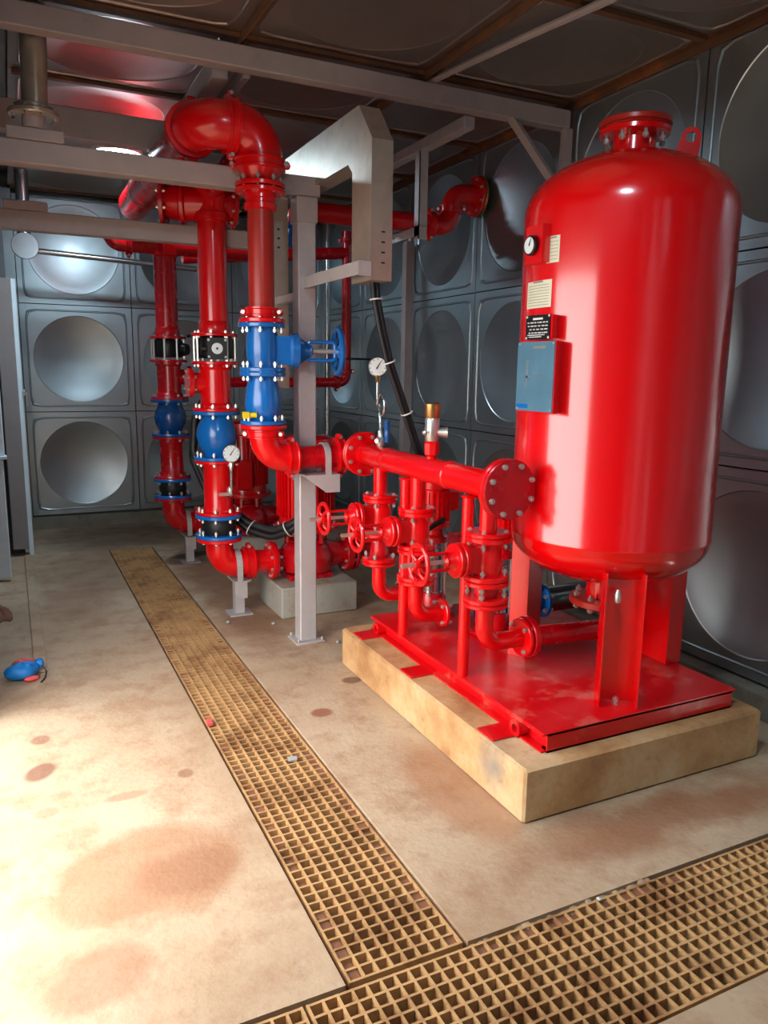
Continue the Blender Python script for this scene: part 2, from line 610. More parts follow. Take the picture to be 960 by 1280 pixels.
# door post, open door leaf and threshold at the left
t = Thing('door_leaf', 'grey steel door edge standing at the far left beside the steel wall', 'door', (.03, 6.9, 0))
m = t.part('leaf', 'door_grey'); m.cbox(-.06, .062, 6.86, 6.93, .06, 2.23, .006)
m = t.part('edge_strip', 'door_white'); m.box(.068, .095, 6.90, 6.93, .0, 2.23); m.box(.062, .069, 6.885, 6.93, .0, 2.23)
m = t.part('latch', 'bolt_zinc'); m.box(.095, .108, 6.89, 6.93, 1.32, 1.37); m.tube(fillet([(.10, 6.89, 1.34), (.12, 6.87, 1.34), (.12, 6.87, 1.24)], .01, 4), .006, 8)
t.done()
t = Thing('door_panel', 'white painted sheet panel with a ledge at the left edge', 'panel', (-.2, 6.1, 0))
m = t.part('lower_sheet', 'door_white'); m.cbox(-.19, -.075, 6.06, 6.12, .03, .90, .006)
m = t.part('ledge', 'door_white'); m.cbox(-.19, -.05, 6.04, 6.14, .90, .925, .004)
m = t.part('upper_sheet', 'door_white'); m.cbox(-.19, -.062, 6.08, 6.12, .925, 2.2, .006)
t.done()
m = MB(); m.cbox(.02, .082, 4.12, 6.84, 0.001, .016, .003)
single('threshold_strip', 'flat worn sill strip on the floor along the door opening', 'sill', 'floor_concrete', m)

# ------------------------------------------------------------------ gratings (each bar a part)
def bar_mesh(w, l, h):
    m = MB(); m.box(-w / 2, w / 2, -l / 2, l / 2, -h, 0)
    me = bpy.data.meshes.new('grating_bar')
    me.from_pydata(m.v, [], m.f); me.materials.append(MATS['grating_tan']); me.update()
    return me
def put(me, name, parent, loc, rz=0.):
    o = bpy.data.objects.new(name, me); COL.objects.link(o)
    o.location = loc; o.rotation_euler = (0, 0, rz); o.parent = parent
    return o
CELL = .0405
def grating(name, label, x0, x1, y0, y1, group):
    root = bpy.data.objects.new(name, None); COL.objects.link(root)
    root.location = ((x0 + x1) / 2, (y0 + y1) / 2, 0)
    tag(root, label, 'grating', group)
    w, l = x1 - x0, y1 - y0
    lm, cm = bar_mesh(.0075, l, .034), bar_mesh(.0075, w, .034)
    nx, ny = round(w / CELL), round(l / CELL)
    for i in range(nx + 1):
        put(lm, 'grating_bar', root, (-w / 2 + .004 + (w - .008) * i / nx, 0, -.004))
    for j in range(ny + 1):
        put(cm, 'grating_bar', root, (0, -l / 2 + .004 + (l - .008) * j / ny, -.0045), math.pi / 2)
    return root
ya = [BY1 + .006, 4.30, AYE - .01]
words = ['long tan moulded grating panel of the long trench ending at the cross trench',
         'dirt-clogged far grating panel of the long trench toward the back wall']
for i in range(2):
    grating('trench_grating', words[i], AX0 + .012, AX1 - .012, ya[i], ya[i + 1] - .006, 'gratings of the long trench')
xb = [-.36, .56, 2.82]
words = ['short tan grating panel at the bottom left end of the cross trench',
         'wide tan grating panel of the cross trench across the lower right']
for i in range(2):
    grating('trench_grating', words[i], xb[i] + .004, xb[i + 1] - .004, BY0 + .012, BY1 - .012, 'gratings of the cross trench')
# dirt packed in the outer cells
dm = MB()
nyA = round((4.294 - BY1 - .006) / CELL)
pA = (4.294 - BY1 - .006 - .008) / nyA
for j in range(128):
    y = BY1 + .010 + pA * (j + .5) if j < nyA else 4.304 + .0403 * (j - nyA + .5)
    if y > AYE - .04: break
    wA = AX1 - AX0 - .024
    for c in range(9):
        x = AX0 + .016 + (wA - .008) * (c + .5) / 9
        edge = c in (0, 8)
        pr = .72 if edge else (0 if y < 4.9 else min(.55, (y - 4.9) * .4))
        if random.random() < pr:
            dm.box(x - .0165, x + .0165, y - .0165, y + .0165, -.03, -.009 - random.uniform(0, .010))
nB = round((2.82 - .56 - .008) / CELL)
pB = (2.252 - .008) / nB
rB = round((BY1 - BY0 - .024) / CELL)
for i in range(nB):
    x = .568 + pB * (i + .5)
    if x > AX1 and random.random() < .7:
        y = BY1 - .016 - (BY1 - BY0 - .032) * .5 / rB
        dm.box(x - .0165, x + .0165, y - .0155, y + .0155, -.03, -.010 - random.uniform(0, .010))
tag(mesh_obj('trench_dirt', dm, 'mud'), 'dried dirt packed into the outer cells of the gratings', 'dirt', kind='stuff')

# ------------------------------------------------------------------ steel frame
def beam(name, label, mat, x0, x1, y0, y1, z0, z1, group=None, cat='beam'):
    m = MB(); m.cbox(x0, x1, y0, y1, z0, z1, .005); m.sharp = 20
    return single(name, label, cat, mat, m, ((x0 + x1) / 2, (y0 + y1) / 2, z0), group)
beam('ceiling_beam', 'long grey steel beam spanning the room just under the ceiling', 'grey_paint', .05, 3.05, 3.86, 3.94, 2.965, 3.065)
beam('roof_cross_beam', 'wide grey beam behind the ceiling lamp pipe at upper left', 'grey_paint', .04, 1.0, 4.84, 4.93, 2.80, 2.96)
beam('roof_side_beam', 'short grey roof beam running back above the big red bend', 'grey_paint', .97, 1.05, 3.945, 5.2, 2.93, 3.03)
beam('roof_thin_beam', 'thin dark roof beam beside the short beam over the red bend', 'grey_paint', 1.12, 1.16, 3.945, 6.6, 2.95, 3.02)
beam('roof_blue_beam', 'bluish grey roof rail running back toward the wall pipe hanger', 'galvanised', 2.38, 2.45, 3.945, 5.1, 2.90, 2.965)
t = Thing('pipe_rack_beam', 'front grey beam carrying the pipes with a short weld plate', 'beam', (.7, 4.05, 2.45))
m = t.part('rail', 'grey_paint'); m.cbox(.0, 1.545, 4.0, 4.1, 2.452, 2.552, .005); m.sharp = 20
m = t.part('weld_plate', 'grey_paint'); m.cbox(.06, .30, 3.99, 4.08, 2.553, 2.605, .004)
t.done()
t = Thing('pipe_rack_beam', 'lower grey beam behind the front one crossing below the red header', 'beam', (.7, 4.75, 2.27))
m = t.part('rail', 'grey_paint'); m.cbox(-.01, 1.5, 4.7, 4.78, 2.272, 2.372, .005); m.sharp = 20
m = t.part('weld_plate', 'grey_paint'); m.cbox(.03, .25, 4.69, 4.76, 2.373, 2.42, .004)
t.done()
# main post with base plate, bracket and U strap
t = Thing('support_post', 'tall grey square steel post standing on the floor in front of the pumps', 'post', (1.47, 4.05, 0))
m = t.part('shaft', 'galvanised'); m.cbox(1.42, 1.52, 4.0, 4.1, .01, 2.452, .006); m.sharp = 20
m = t.part('base_plate', 'galvanised'); m.cbox(1.385, 1.56, 3.965, 4.13, 0, .012, .003)
m.sub('anchor_bolts', 'bolt_zinc', kind='stuff').bolts((1.472, 4.047, .014), (0, 0, 1), .1, 4, .02, .008)
m = t.part('sleeve', 'grey_paint'); m.cbox(1.412, 1.528, 3.992, 4.108, 2.32, 2.45, .005)
m = t.part('bracket', 'galvanised'); m.prism([(1.40, 3.85, .99), (1.60, 3.85, .99), (1.60, 4.0, .99), (1.40, 4.0, .99)], (0, 0, .008)); m.prism([(1.40, 3.85, .99), (1.60, 3.85, .99), (1.60, 3.85, .90), (1.52, 3.85, .90)], (0, .008, 0))
m = t.part('pipe_strap', 'galvanised')
for k in range(12):
    pass
m.torus((1.535, 3.93, 1.09), (1, 0, 0), .072, .006, 20, 8, -.1, math.pi + .1)
mm = []
for k in range(17):
    a = math.pi * k / 16
    mm.append((1.535, 3.93 + .073 * math.cos(a), 1.09 + .073 * math.sin(a)))
mm = [(1.535, 4.003, .995)] + mm + [(1.535, 3.857, .995)]
for i in range(len(mm) - 1):
    a, b = V(mm[i]), V(mm[i + 1])
    n = (b - a).cross(V((1, 0, 0))).normalized() * .004
    m.prism([a - n - V((.016, 0, 0)), a + n - V((.016, 0, 0)), a + n + V((.016, 0, 0)), a - n + V((.016, 0, 0))], b - a)
t.done()

# cable trunking elbow and its arms
t = Thing('cable_duct', 'galvanised cable duct bending down behind the gate valve post', 'duct', (1.56, 3.4, 1.96))
x0, x1 = 1.515, 1.62
m = t.part('duct_body', 'tray_steel'); m.sharp = 15
m.prism([(x0, 3.29, 1.965), (x0, 3.51, 1.965), (x0, 3.51, 2.47), (x0, 3.56, 2.515), (x0, 4.55, 2.515), (x0, 4.55, 2.745), (x0, 3.44, 2.745), (x0, 3.29, 2.57)], (x1 - x0, 0, 0))
m = t.part('slots', 'ink_black')
for z in (2.04, 2.085, 2.13, 2.175):
    m.box(1.566, 1.584, 3.2885, 3.2895, z, z + .007)
m = t.part('seam_lip', 'tray_steel'); m.box(x0 - .003, x0 + .004, 3.287, 3.30, 1.965, 2.56)
t.done()
t = Thing('bracket_arm', 'grey bracket arm from the square post to the cable duct', 'bracket', (1.47, 3.7, 1.98))
m = t.part('arm', 'galvanised'); m.prism([(1.45, 3.285, 2.045), (1.513, 3.285, 2.045), (1.513, 3.285, 2.04), (1.456, 3.285, 2.04), (1.456, 3.285, 1.985), (1.45, 3.285, 1.985)], (0, .72, 0)); m.sharp = 20
m = t.part('end_tab', 'galvanised'); m.box(1.45, 1.513, 3.28, 3.286, 1.98, 2.045)
t.done()
t = Thing('perforated_strut', 'pale perforated cable strut rising behind the front riser', 'strut', (1.45, 4.42, 1.3))
m = t.part('strut', 'tray_steel'); m.box(1.41, 1.50, 4.40, 4.405, 1.45, 2.62); m.box(1.41, 1.415, 4.405, 4.5, 1.45, 2.62); m.box(1.495, 1.50, 4.405, 4.5, 1.45, 2.62)
m = t.part('holes', 'ink_black')
for z in (2.24, 2.29, 2.34): m.box(1.435, 1.45, 4.3985, 4.3995, z, z + .01)
m = t.part('stay', 'galvanised'); m.box(1.43, 1.47, 4.10, 4.4, 1.93, 1.97)
t.done()
t = Thing('junction_box', 'small white electrical box behind the blue gate valve', 'box', (1.47, 4.75, 1.4))
m = t.part('case', 'white_plastic'); m.cbox(1.42, 1.545, 4.72, 4.80, 1.45, 1.74, .008)
m = t.part('lid', 'white_plastic'); m.cbox(1.428, 1.537, 4.712, 4.722, 1.46, 1.73, .004)
t.done()
# pipe hanger at the wall pipe
t = Thing('pipe_hanger', 'grey angle hanger holding the red wall pipe from the roof rail', 'hanger', (2.41, 4.5, 2.4))
m = t.part('drop_angle', 'galvanised'); m.box(2.38, 2.386, 4.46, 4.52, 2.38, 2.93); m.box(2.38, 2.44, 4.46, 4.466, 2.38, 2.93)
m = t.part('cradle', 'galvanised'); m.box(2.38, 2.44, 4.46, 5.02, 2.455, 2.461); m.box(2.38, 2.386, 4.46, 5.02, 2.40, 2.46)
t.done()
m = MB()
a, b = V((2.63, 3.9, 2.965)), V((3.02, 3.9, 2.58))
m = angle_mb(a, b, .06, .007, (0, -1, 0), (b - a).cross(V((0, 1, 0))))
single('knee_brace', 'diagonal angle brace from the ceiling beam end down behind the tank', 'brace', 'grey_paint', m)
m = angle_mb((3.02, 3.86, 1.0), (3.02, 3.86, 2.965), .05, .007, (1, 0, 0), (0, 1, 0))
single('wall_upright', 'grey angle upright on the right wall under the ceiling beam end', 'post', 'grey_paint', m)
m = MB(); m.tube([(2.13, 3.95, 3.085), (2.25, 3.25, 3.085), (2.40, 2.5, 3.085), (2.62, 1.5, 3.085)], .018, 8)
single('ceiling_conduit', 'thin grey conduit running diagonally across the ceiling panels', 'conduit', 'grey_paint', m)
m = angle_mb((2.99, 5.80, .02), (2.99, 5.80, 2.6), .07, .007, (1, 0, 0), (0, 1, 0))
single('wall_upright', 'grey angle upright by the steel wall left of the safety valve', 'post', 'grey_paint', m)
m = MB(); m.cyl((2.93, 7.4, .02), (2.93, 7.4, 3.1), .03, 14)
single('steel_conduit', 'thin shiny vertical conduit in the far corner behind the handwheel', 'conduit', 'stainless', m)

# ceiling lamp
t = Thing('ceiling_lamp', 'round white glowing lamp hanging under the ceiling at upper left', 'lamp', (.77, 5.85, 2.96))
m = t.part('rim', 'white_plastic'); m.lathe((.77, 5.85, 2.99), (0, 0, 1), [(.165, 0), (.17, .01), (.16, .05), (.05, .07), (.03, .135)], 32)
m = t.part('diffuser', 'lamp_glow'); m.lathe((.77, 5.85, 2.99), (0, 0, -1), [(.158, -.005), (.158, .003), (.13, .018), (.07, .028), (.0001, .031)], 32)
lamp = t.done()

copy_tree(lamp, (.77, 1.05, 2.96), 'second round white lamp under the ceiling near the doorway')
# stainless water pipes at upper left
t = Thing('steel_riser', 'shiny stainless pipe coming down from the ceiling onto the front beam', 'pipe', (.18, 4.02, 2.6))
m = t.part('pipe', 'bright_steel'); m.cyl((.185, 4.02, 2.68), (.20, 4.02, 3.12), .056, 24)
m = t.part('flange', 'bright_steel'); m.disc((.178, 4.02, 2.665), (0, 0, 1), .108, .022); m.disc((.178, 4.02, 2.69), (0, 0, 1), .085, .02)
m.sub('bolts', 'bolt_zinc', kind='stuff').bolts((.178, 4.02, 2.665), (0, 0, 1), .09, 8, .03, .008)
m = t.part('stub', 'grey_paint'); m.cyl((.175, 4.02, 2.606), (.178, 4.02, 2.66), .05, 20)
t.done()
t = Thing('steel_elbow_pipe', 'stainless pipe with a turned flange against the far left wall panel', 'pipe', (.17, 7.2, 2.5))
m = t.part('pipe', 'stainless'); m.tube(fillet([(.20, 7.25, 3.12), (.19, 7.25, 2.52), (.19, 7.17, 2.52)], .05), .052, 18)
m = t.part('flange', 'stainless'); m.disc((.19, 7.16, 2.52), (0, 1, 0), .105, .025)
m = t.part('branch', 'stainless'); m.cyl((.24, 7.25, 2.50), (1.6, 7.25, 2.44), .024, 14)
t.done()
# ------------------------------------------------------------------ pipework helpers
def flange(part, c, axis, R, t=.022, nb=8, bolt=True, blen=None, bb=.0105, rb=None):
    part.disc(c, axis, R, t)
    if bolt:
        q = [s for s in part.subs if s.name == 'bolts']
        q = q[0] if q else part.sub('bolts', 'bolt_zinc', kind='stuff')
        q.bolts(c, axis, rb or R * .82, nb, blen or t * 1.25, bb)

def coupling(part, c, axis, R, w=.05):
    # grooved split coupling: ring, raised edges and two bolt ears
    a, u, wv = frame(axis)
    part.lathe(c, axis, [(R * .88, -w / 2), (R, -w / 2), (R, -w / 2 + .008), (R * .955, -w / 2 + .012), (R * .955, w / 2 - .012), (R, w / 2 - .008), (R, w / 2), (R * .88, w / 2)], 28)
    c = V(c)
    q = [s for s in part.subs if s.name == 'bolts']
    q = q[0] if q else part.sub('bolts', 'bolt_zinc', kind='stuff')
    if abs(a.z) > .5:
        e, tdir = (r2 * 1).copy(), V((r2.y, -r2.x, 0))
        e.z = 0; e.normalize()
    else:
        e = V((0, 0, 1)); tdir = a.cross(e)
    tdir = a.cross(e).normalized()
    for s_ in (-1, 1):
        p = c + e * (R + .006) * s_
        part.lathe(p - tdir * .022, tdir, [(.006, 0), (.017, .003), (.019, .02), (.017, .041), (.006, .044)], 10)
        q.lathe(p - tdir * .035, tdir, [(.010, 0), (.010, .010), (.006, .010), (.006, .060), (.010, .060), (.010, .070)], 6)

def gauge(t, p, face, R, stem_to, siphon=True):
    p, face = V(p), V(face).normalized()
    a = t.part('dial_case', 'stainless'); a.lathe(p, face, [(R * .9, -.022), (R, -.018), (R, .006), (R * .92, .009), (R * .90, .004)], 28)
    d = t.part('dial_face', 'dial_white'); d.lathe(p + face * .0045, face, [(R * .9, 0), (R * .9, .001)], 28)
    n = t.part('needle', 'ink_black')
    _, u, w = frame(face)
    q0 = p + face * .0065
    dirn = (u * .5 + w * .8).normalized(); sd = dirn.cross(face) * .0035
    n.prism([q0 - dirn * R * .25 - sd, q0 - dirn * R * .25 + sd, q0 + dirn * R * .7 + sd * .3, q0 + dirn * R * .7 - sd * .3], face * .001)
    for k in range(9):
        an = math.radians(-135 + 270 * k / 8)
        dd = V((0, 0, 1)) * math.cos(an) + w.cross(u).cross(V((0, 0, 1))).normalized() * math.sin(an)
        s2 = dd.cross(face) * .0015
        n.prism([q0 + dd * R * .7 - s2, q0 + dd * R * .7 + s2, q0 + dd * R * .85 + s2, q0 + dd * R * .85 - s2], face * .0008)

def check_valve(t, x, y, zt, zb, R, rw, mat, cone=False):
    b = t.part('body', mat)
    h = zt - zb
    if cone:
        b.lathe((x, y, zb), (0, 0, 1), [(R * .60, 0), (R * .60, h * .12), (R * .78, h * .22), (R * .80, h * .40), (R * .72, h * .70), (R * .62, h * .86), (R * .60, h)], 28)
    else:
        b.lathe((x, y, zb), (0, 0, 1), [(R * .55, 0), (R * .55, h * .12), (R * .66, h * .20), (R * .80, h * .34), (R * .86, h * .50), (R * .80, h * .66), (R * .66, h * .82), (R * .60, h * .90), (R * .60, h)], 30)
    b.sharp = 60
    f = t.part('flange', mat); flange(f, (x, y, zt - .011), (0, 0, 1), R, .022, 8, blen=.05)
    f = t.part('flange', mat); flange(f, (x, y, zb + .011), (0, 0, 1), R, .022, 8, blen=.05)

def spool(t, x, y, zt, zb, r, R, mat):
    m = t.part('barrel', mat)
    h = zt - zb
    m.lathe((x, y, zb), (0, 0, 1), [(r * 1.12, 0), (r * 1.12, .035), (r, .05), (r, h - .05), (r * 1.12, h - .035), (r * 1.12, h)], 28)
    f = t.part('flange', mat); flange(f, (x, y, zt - .010), (0, 0, 1), R, .02, 8, bolt=False)
    f = t.part('flange', mat); flange(f, (x, y, zb + .010), (0, 0, 1), R, .02, 8, bolt=False)

def flex_joint(t, x, y, zt, zb, R):
    h = zt - zb
    m = t.part('rubber_bellows', 'rubber'); m.lathe((x, y, zb), (0, 0, 1), [(R * .62, 0), (R * .66, h * .15), (R * .72, h * .35), (R * .74, h * .5), (R * .72, h * .65), (R * .66, h * .85), (R * .62, h)], 28)
    m.sharp = 60
    for z in (zt - .012, zb + .012):
        f = t.part('flange', 'blue_paint'); flange(f, (x, y, z), (0, 0, 1), R, .024, 8, blen=.055)

# ------------------------------------------------------------------ riser 1 (far), riser 2 (middle)
RP = .084
def riser_stack(x, y, z, words, deep, valve_dial):
    """z: dict of heights measured on the stack"""
    red, blue = ('red_deep', 'blue_deep') if deep else ('red_paint', 'blue_paint')
    Rf = .142
    # vertical pipe
    t = Thing('riser_pipe', words[0], 'pipe', (x, y, z['p0']))
    m = t.part('pipe', red); m.cyl((x, y, z['p0'] + .02), (x, y, z['top']), RP, 32)
    m = t.part('collar', red); m.lathe((x, y, z['p0'] + .02), (0, 0, 1), [(RP, .07), (RP * 1.08, .06), (RP * 1.12, .02), (RP * 1.12, 0)], 28)
    f = t.part('flange', red); flange(f, (x, y, z['p0'] + .01), (0, 0, 1), Rf * .97, .02, 8)
    t.done()
    # butterfly valve
    zt, zb = z['p0'], z['b0']
    t = Thing('butterfly_valve', words[1], 'valve', (x, y, zb))
    m = t.part('wafer_body', 'black_plastic'); m.lathe((x, y, zb + .018), (0, 0, 1), [(.105, 0), (.112, .01), (.112, zt - zb - .03), (.105, zt - zb - .02)], 28)
    m = t.part('tie_rods', 'bolt_zinc', kind='stuff')
    for k in range(8):
        a = 2 * math.pi * (k + .5) / 8
        m.cyl((x + .122 * math.cos(a), y + .122 * math.sin(a), zb), (x + .122 * math.cos(a), y + .122 * math.sin(a), zt), .008, 8)
    d = V((-x, -y, 0)).normalized() if not deep else V((.75, -.66, 0))
    sdv = V((-d.y, d.x, 0))
    c = V((x, y, (zt + zb) / 2)) + d * .12
    if valve_dial:
        c = c + sdv * .015
        m = t.part('gearbox', 'black_plastic')
        q = [c - sdv * .055 - V((0, 0, .062)), c + sdv * .055 - V((0, 0, .062)), c + sdv * .055 + V((0, 0, .062)), c - sdv * .055 + V((0, 0, .062))]
        m.prism(q, d * .06)
        q = t.part('dial', 'dial_white'); q.lathe(c + d * .0605, d, [(.032, 0), (.032, .005), (.02, .006), (.02, .0045)], 24)
        q.sub('dial_mark', 'ink_black').lathe(c + d * .065, d, [(.007, 0), (.007, .003)], 12)
        s_ = t.part('gearbox_bolts', 'bolt_zinc', kind='stuff'); s_.bolts(c + d * .058, d, .068, 4, .012, .008)
        t2 = t.part('lever_shaft', 'black_plastic'); t2.cyl(c - sdv * .06, c - sdv * .09 , .018, 12)
    else:
        m = t.part('gearbox', 'black_plastic'); m.lathe(c, d, [(.045, 0), (.05, .02), (.04, .05)], 16)
        h = t.part('chain', 'black_plastic'); h.tube([c + d * .05 + V((0, 0, .10)), c + d * .12 + V((0, 0, .11)), c + d * .22 + V((0, 0, .13)), c + d * .3 + V((0, 0, .12))], .011, 8)
    t.done()
    # red spool with side branch
    zt, zb = z['b0'], z['c0']
    t = Thing('branch_spool', words[2], 'pipe fitting', (x, y, zb))
    spool(t, x, y, zt, zb, .092, Rf, red)
    for p in t.parts:
        if p.name == 'flange' and not p.subs:
            pass
    bq = t.part('bolts', 'bolt_zinc', kind='stuff')
    bq.bolts((x, y, zt - .010), (0, 0, 1), Rf * .84, 8, .03, .0105); bq.bolts((x, y, zb + .010), (0, 0, 1), Rf * .84, 8, .04, .0105)
    zc = (zt + zb) / 2 + .02
    sx = -1 if not deep else 1
    br = t.part('branch', red); br.cyl((x, y, zc), (x + sx * .15, y, zc), .06, 20)
    f = t.part('branch_flange', red); flange(f, (x + sx * .155, y, zc), (1, 0, 0), .085, .03, 6)
    t.done()
    # check valve
    t = Thing('check_valve', words[3], 'valve', (x, y, z['d0']))
    check_valve(t, x, y, z['c0'], z['d0'], Rf * 1.02, .1, blue)
    t.done()
    # lower spool
    t = Thing('lower_spool', words[4], 'pipe fitting', (x, y, z['e0']))
    spool(t, x, y, z['d0'], z['e0'], .088, Rf, red)
    bq = t.part('bolts', 'bolt_zinc', kind='stuff')
    bq.bolts((x, y, z['d0'] - .01), (0, 0, 1), Rf * .84, 8, .035, .011); bq.bolts((x, y, z['e0'] + .01), (0, 0, 1), Rf * .84, 8, .035, .011)
    t.done()
    # flexible joint
    t = Thing('flexible_joint', words[5], 'pipe joint', (x, y, z['f0']))
    flex_joint(t, x, y, z['e0'], z['f0'], Rf * 1.02)
    t.done()
    # foot elbow to the pump
    za = .33
    t = Thing('foot_elbow', words[6], 'pipe elbow', (x + .1, y, 0.2))
    f = t.part('flange', red); flange(f, (x, y, z['f0'] - .012), (0, 0, 1), Rf * 1.0, .022, 8)
    m = t.part('elbow', red); m.tube(fillet([(x, y, z['f0'] - .01), (x, y, za), (x + .20, y, za)], .115, 12), .086, 24); m.sharp = 60
    cp = t.part('coupling', red); coupling(cp, (x + .185, y, za), (1, 0, 0), .105, .06)
    rd = t.part('reducer', red); rd.lathe((x + .21, y, za), (1, 0, 0), [(.075, 0), (.075, .05), (.07, .09), (.07, .14)], 24)
    f = t.part('pump_flange', red); flange(f, (x + .335, y, za), (1, 0, 0), .125, .03, 8)
    t.done()
    # stand with saddle
    t = Thing('pipe_stand', words[7], 'pipe stand', (x + .11, y, 0))
    bp_ = t.part('base_plate', 'galvanised'); bp_.cbox(x + .04, x + .19, y - .08, y + .06, 0, .01, .002)
    st = t.part('leg', 'galvanised'); st.box(x + .085, x + .145, y - .035, y - .028, .01, .23); st.box(x + .085, x + .092, y - .028, y + .03, .01, .23)
    sd_ = t.part('saddle', 'galvanised'); sd_.box(x + .065, x + .165, y - .09, y + .09, .225, .235); sd_.prism([(x + .07, y - .09, .235), (x + .07, y - .09, .16), (x + .10, y - .09, .12), (x + .15, y - .09, .12), (x + .15, y - .09, .235)], (0, .008, 0))
    st2 = t.part('strap', 'galvanised')
    pts_ = [(x + .105, y - .091, .235)] + [(x + .105, y - .091 * math.cos(math.pi * k / 12), za + .091 * math.sin(math.pi * k / 12)) for k in range(13)] + [(x + .105, y + .091, .235)]
    for i in range(len(pts_) - 1):
        a, b = V(pts_[i]), V(pts_[i + 1])
        n = (b - a).cross(V((1, 0, 0))).normalized() * .004
        h = V((.018, 0, 0))
        st2.prism([a - n - h, a + n - h, a + n + h, a - n + h], b - a)
    t.done()

X2, Y2, X1, Y1 = 1.131, 4.70, 1.122, 6.17
riser_stack(X2, Y2, dict(top=2.42, p0=1.745, b0=1.60, c0=1.303, d0=1.005, e0=.665, f0=.515),
    ['thick red middle riser pipe above the black valve with a dial', 'black butterfly valve with a round white dial on the middle riser',
     'red flanged spool above the bulbous blue valve of the middle riser', 'bulbous blue check valve of the middle riser with the gauge below',
     'red flanged spool behind the round gauge on the middle riser', 'black rubber joint between blue flanges low on the middle riser',
     'red foot elbow of the middle riser turning to the near pump', 'galvanised pipe stand under the middle riser elbow near the post'], False, True)
riser_stack(X1, Y1, dict(top=2.42, p0=1.775, b0=1.62, c0=1.318, d0=1.03, e0=.70, f0=.545),
    ['slimmer red far riser pipe leftmost of the three risers', 'black butterfly valve with chain on the far left riser',
     'red spool with side branch above the far dark blue check valve', 'dark blue check valve on the far left riser',
     'red flanged spool low on the far left riser', 'black rubber joint low on the far left riser',
     'red foot elbow of the far riser near the back wall', 'galvanised pipe stand under the far riser elbow'], True, False)

# pressure gauge in front of the middle riser
t = Thing('pressure_gauge', 'round pressure gauge with silver cock on the middle riser spool', 'gauge', (1.18, 4.55, .8))
gauge(t, (1.18, 4.55, 1.054), (-.25, -1, .05), .054, None)
m = t.part('stem', 'stainless'); m.tube(fillet([(1.18, 4.565, 1.0), (1.18, 4.565, .79), (1.15, 4.62, .79)], .02, 5), .010, 10)
m.lathe((1.18, 4.565, .955), (0, 0, 1), [(.014, 0), (.016, .01), (.016, .035), (.012, .045)], 8)
m = t.part('cock', 'bolt_zinc'); m.lathe((1.175, 4.575, .80), (0, 0, 1), [(.014, 0), (.02, .01), (.02, .03), (.014, .045)], 10); m.box(1.10, 1.175, 4.56, 4.568, .795, .815)
t.done()

# top fitting of the middle riser: tee, flanged branch to the left, pipe forward to the front riser
t = Thing('riser_tee', 'red flanged tee on top of the middle riser between the two grey beams', 'pipe fitting', (X2, Y2, 2.4))
zt = 2.50
Y2T = Y2 - .02
m = t.part('tee_body', 'red_paint'); m.cyl((X2, Y2, 2.40), (X2, Y2, 2.60), .105, 28); m.lathe((X2, Y2, 2.60), (0, 0, 1), [(.105, 0), (.08, .035), (.0001, .05)], 28)
m.lathe((X2, Y2, 2.415), (0, 0, 1), [(.112, 0), (.112, .03), (.104, .035)], 28)
m = t.part('branch', 'red_paint'); m.lathe((X2, Y2, zt), (-1, .35, 0), [(.10, .04), (.10, .14), (.118, .15), (.118, .17), (.10, .18), (.088, .26)], 26)
f = t.part('branch_flange', 'red_deep'); flange(f, V((X2, Y2, zt)) + V((-1, .35, 0)).normalized() * .27, (-1, .35, 0), .142, .026, 8)
f = t.part('side_flange', 'red_deep'); m2 = V((X2 + .125, Y2, zt)); flange(f, m2, (1, 0, 0), .125, .025, 8); f.cyl((X2, Y2, zt), m2, .09, 20)
t.done()
t = Thing('link_pipe', 'red pipe linking the tops of the middle and front risers', 'pipe', (1.13, 4.3, 2.5))
m = t.part('pipe', 'red_deep'); m.tube(fillet([(X2, Y2 - .06, 2.60), (1.16, 4.08, 2.60)], .05), .075, 20)
m = t.part('clip', 'stainless'); m.torus((1.15, 4.22, 2.60), (0.04, -1, 0), .079, .006, 20, 6)
t.done()

# header along the room and far cross pipe
t = Thing('header_pipe', 'large red header pipe running back from the U bend under the ceiling', 'pipe', (.9, 5, 2.6))
m = t.part('pipe', 'red_deep'); m.cyl((.90, 4.10, 2.715), (.90, 6.08, 2.715), .107, 32); m.lathe((.90, 6.08, 2.715), (0, 1, 0), [(.107, 0), (.09, .04), (.05, .06), (.0001, .065)], 32)
m = t.part('clip', 'stainless'); m.torus((.90, 5.55, 2.715), (0, 1, 0), .11, .005, 24, 6)
t.done()
t = Thing('cross_pipe', 'dark red pipe crossing at the top of the far riser', 'pipe', (1.1, Y1, 2.4))
m = t.part('pipe', 'red_deep'); m.tube(fillet([(.74, Y1 - .02, 2.60), (.74, Y1, 2.462), (1.90, Y1, 2.462)], .075, 8), .066, 20); m.sharp = 60
c_ = t.part('coupling', 'red_deep'); coupling(c_, (.86, Y1, 2.462), (1, 0, 0), .082, .05)
c_ = t.part('coupling', 'red_deep'); coupling(c_, (1.42, Y1, 2.462), (1, 0, 0), .082, .05)
m = t.part('riser_saddle', 'red_paint'); m.lathe((X1, Y1, 2.40), (0, 0, 1), [(.084, -.02), (.10, -.01), (.10, .03), (.086, .05), (.08, .13)], 24)
t.done()

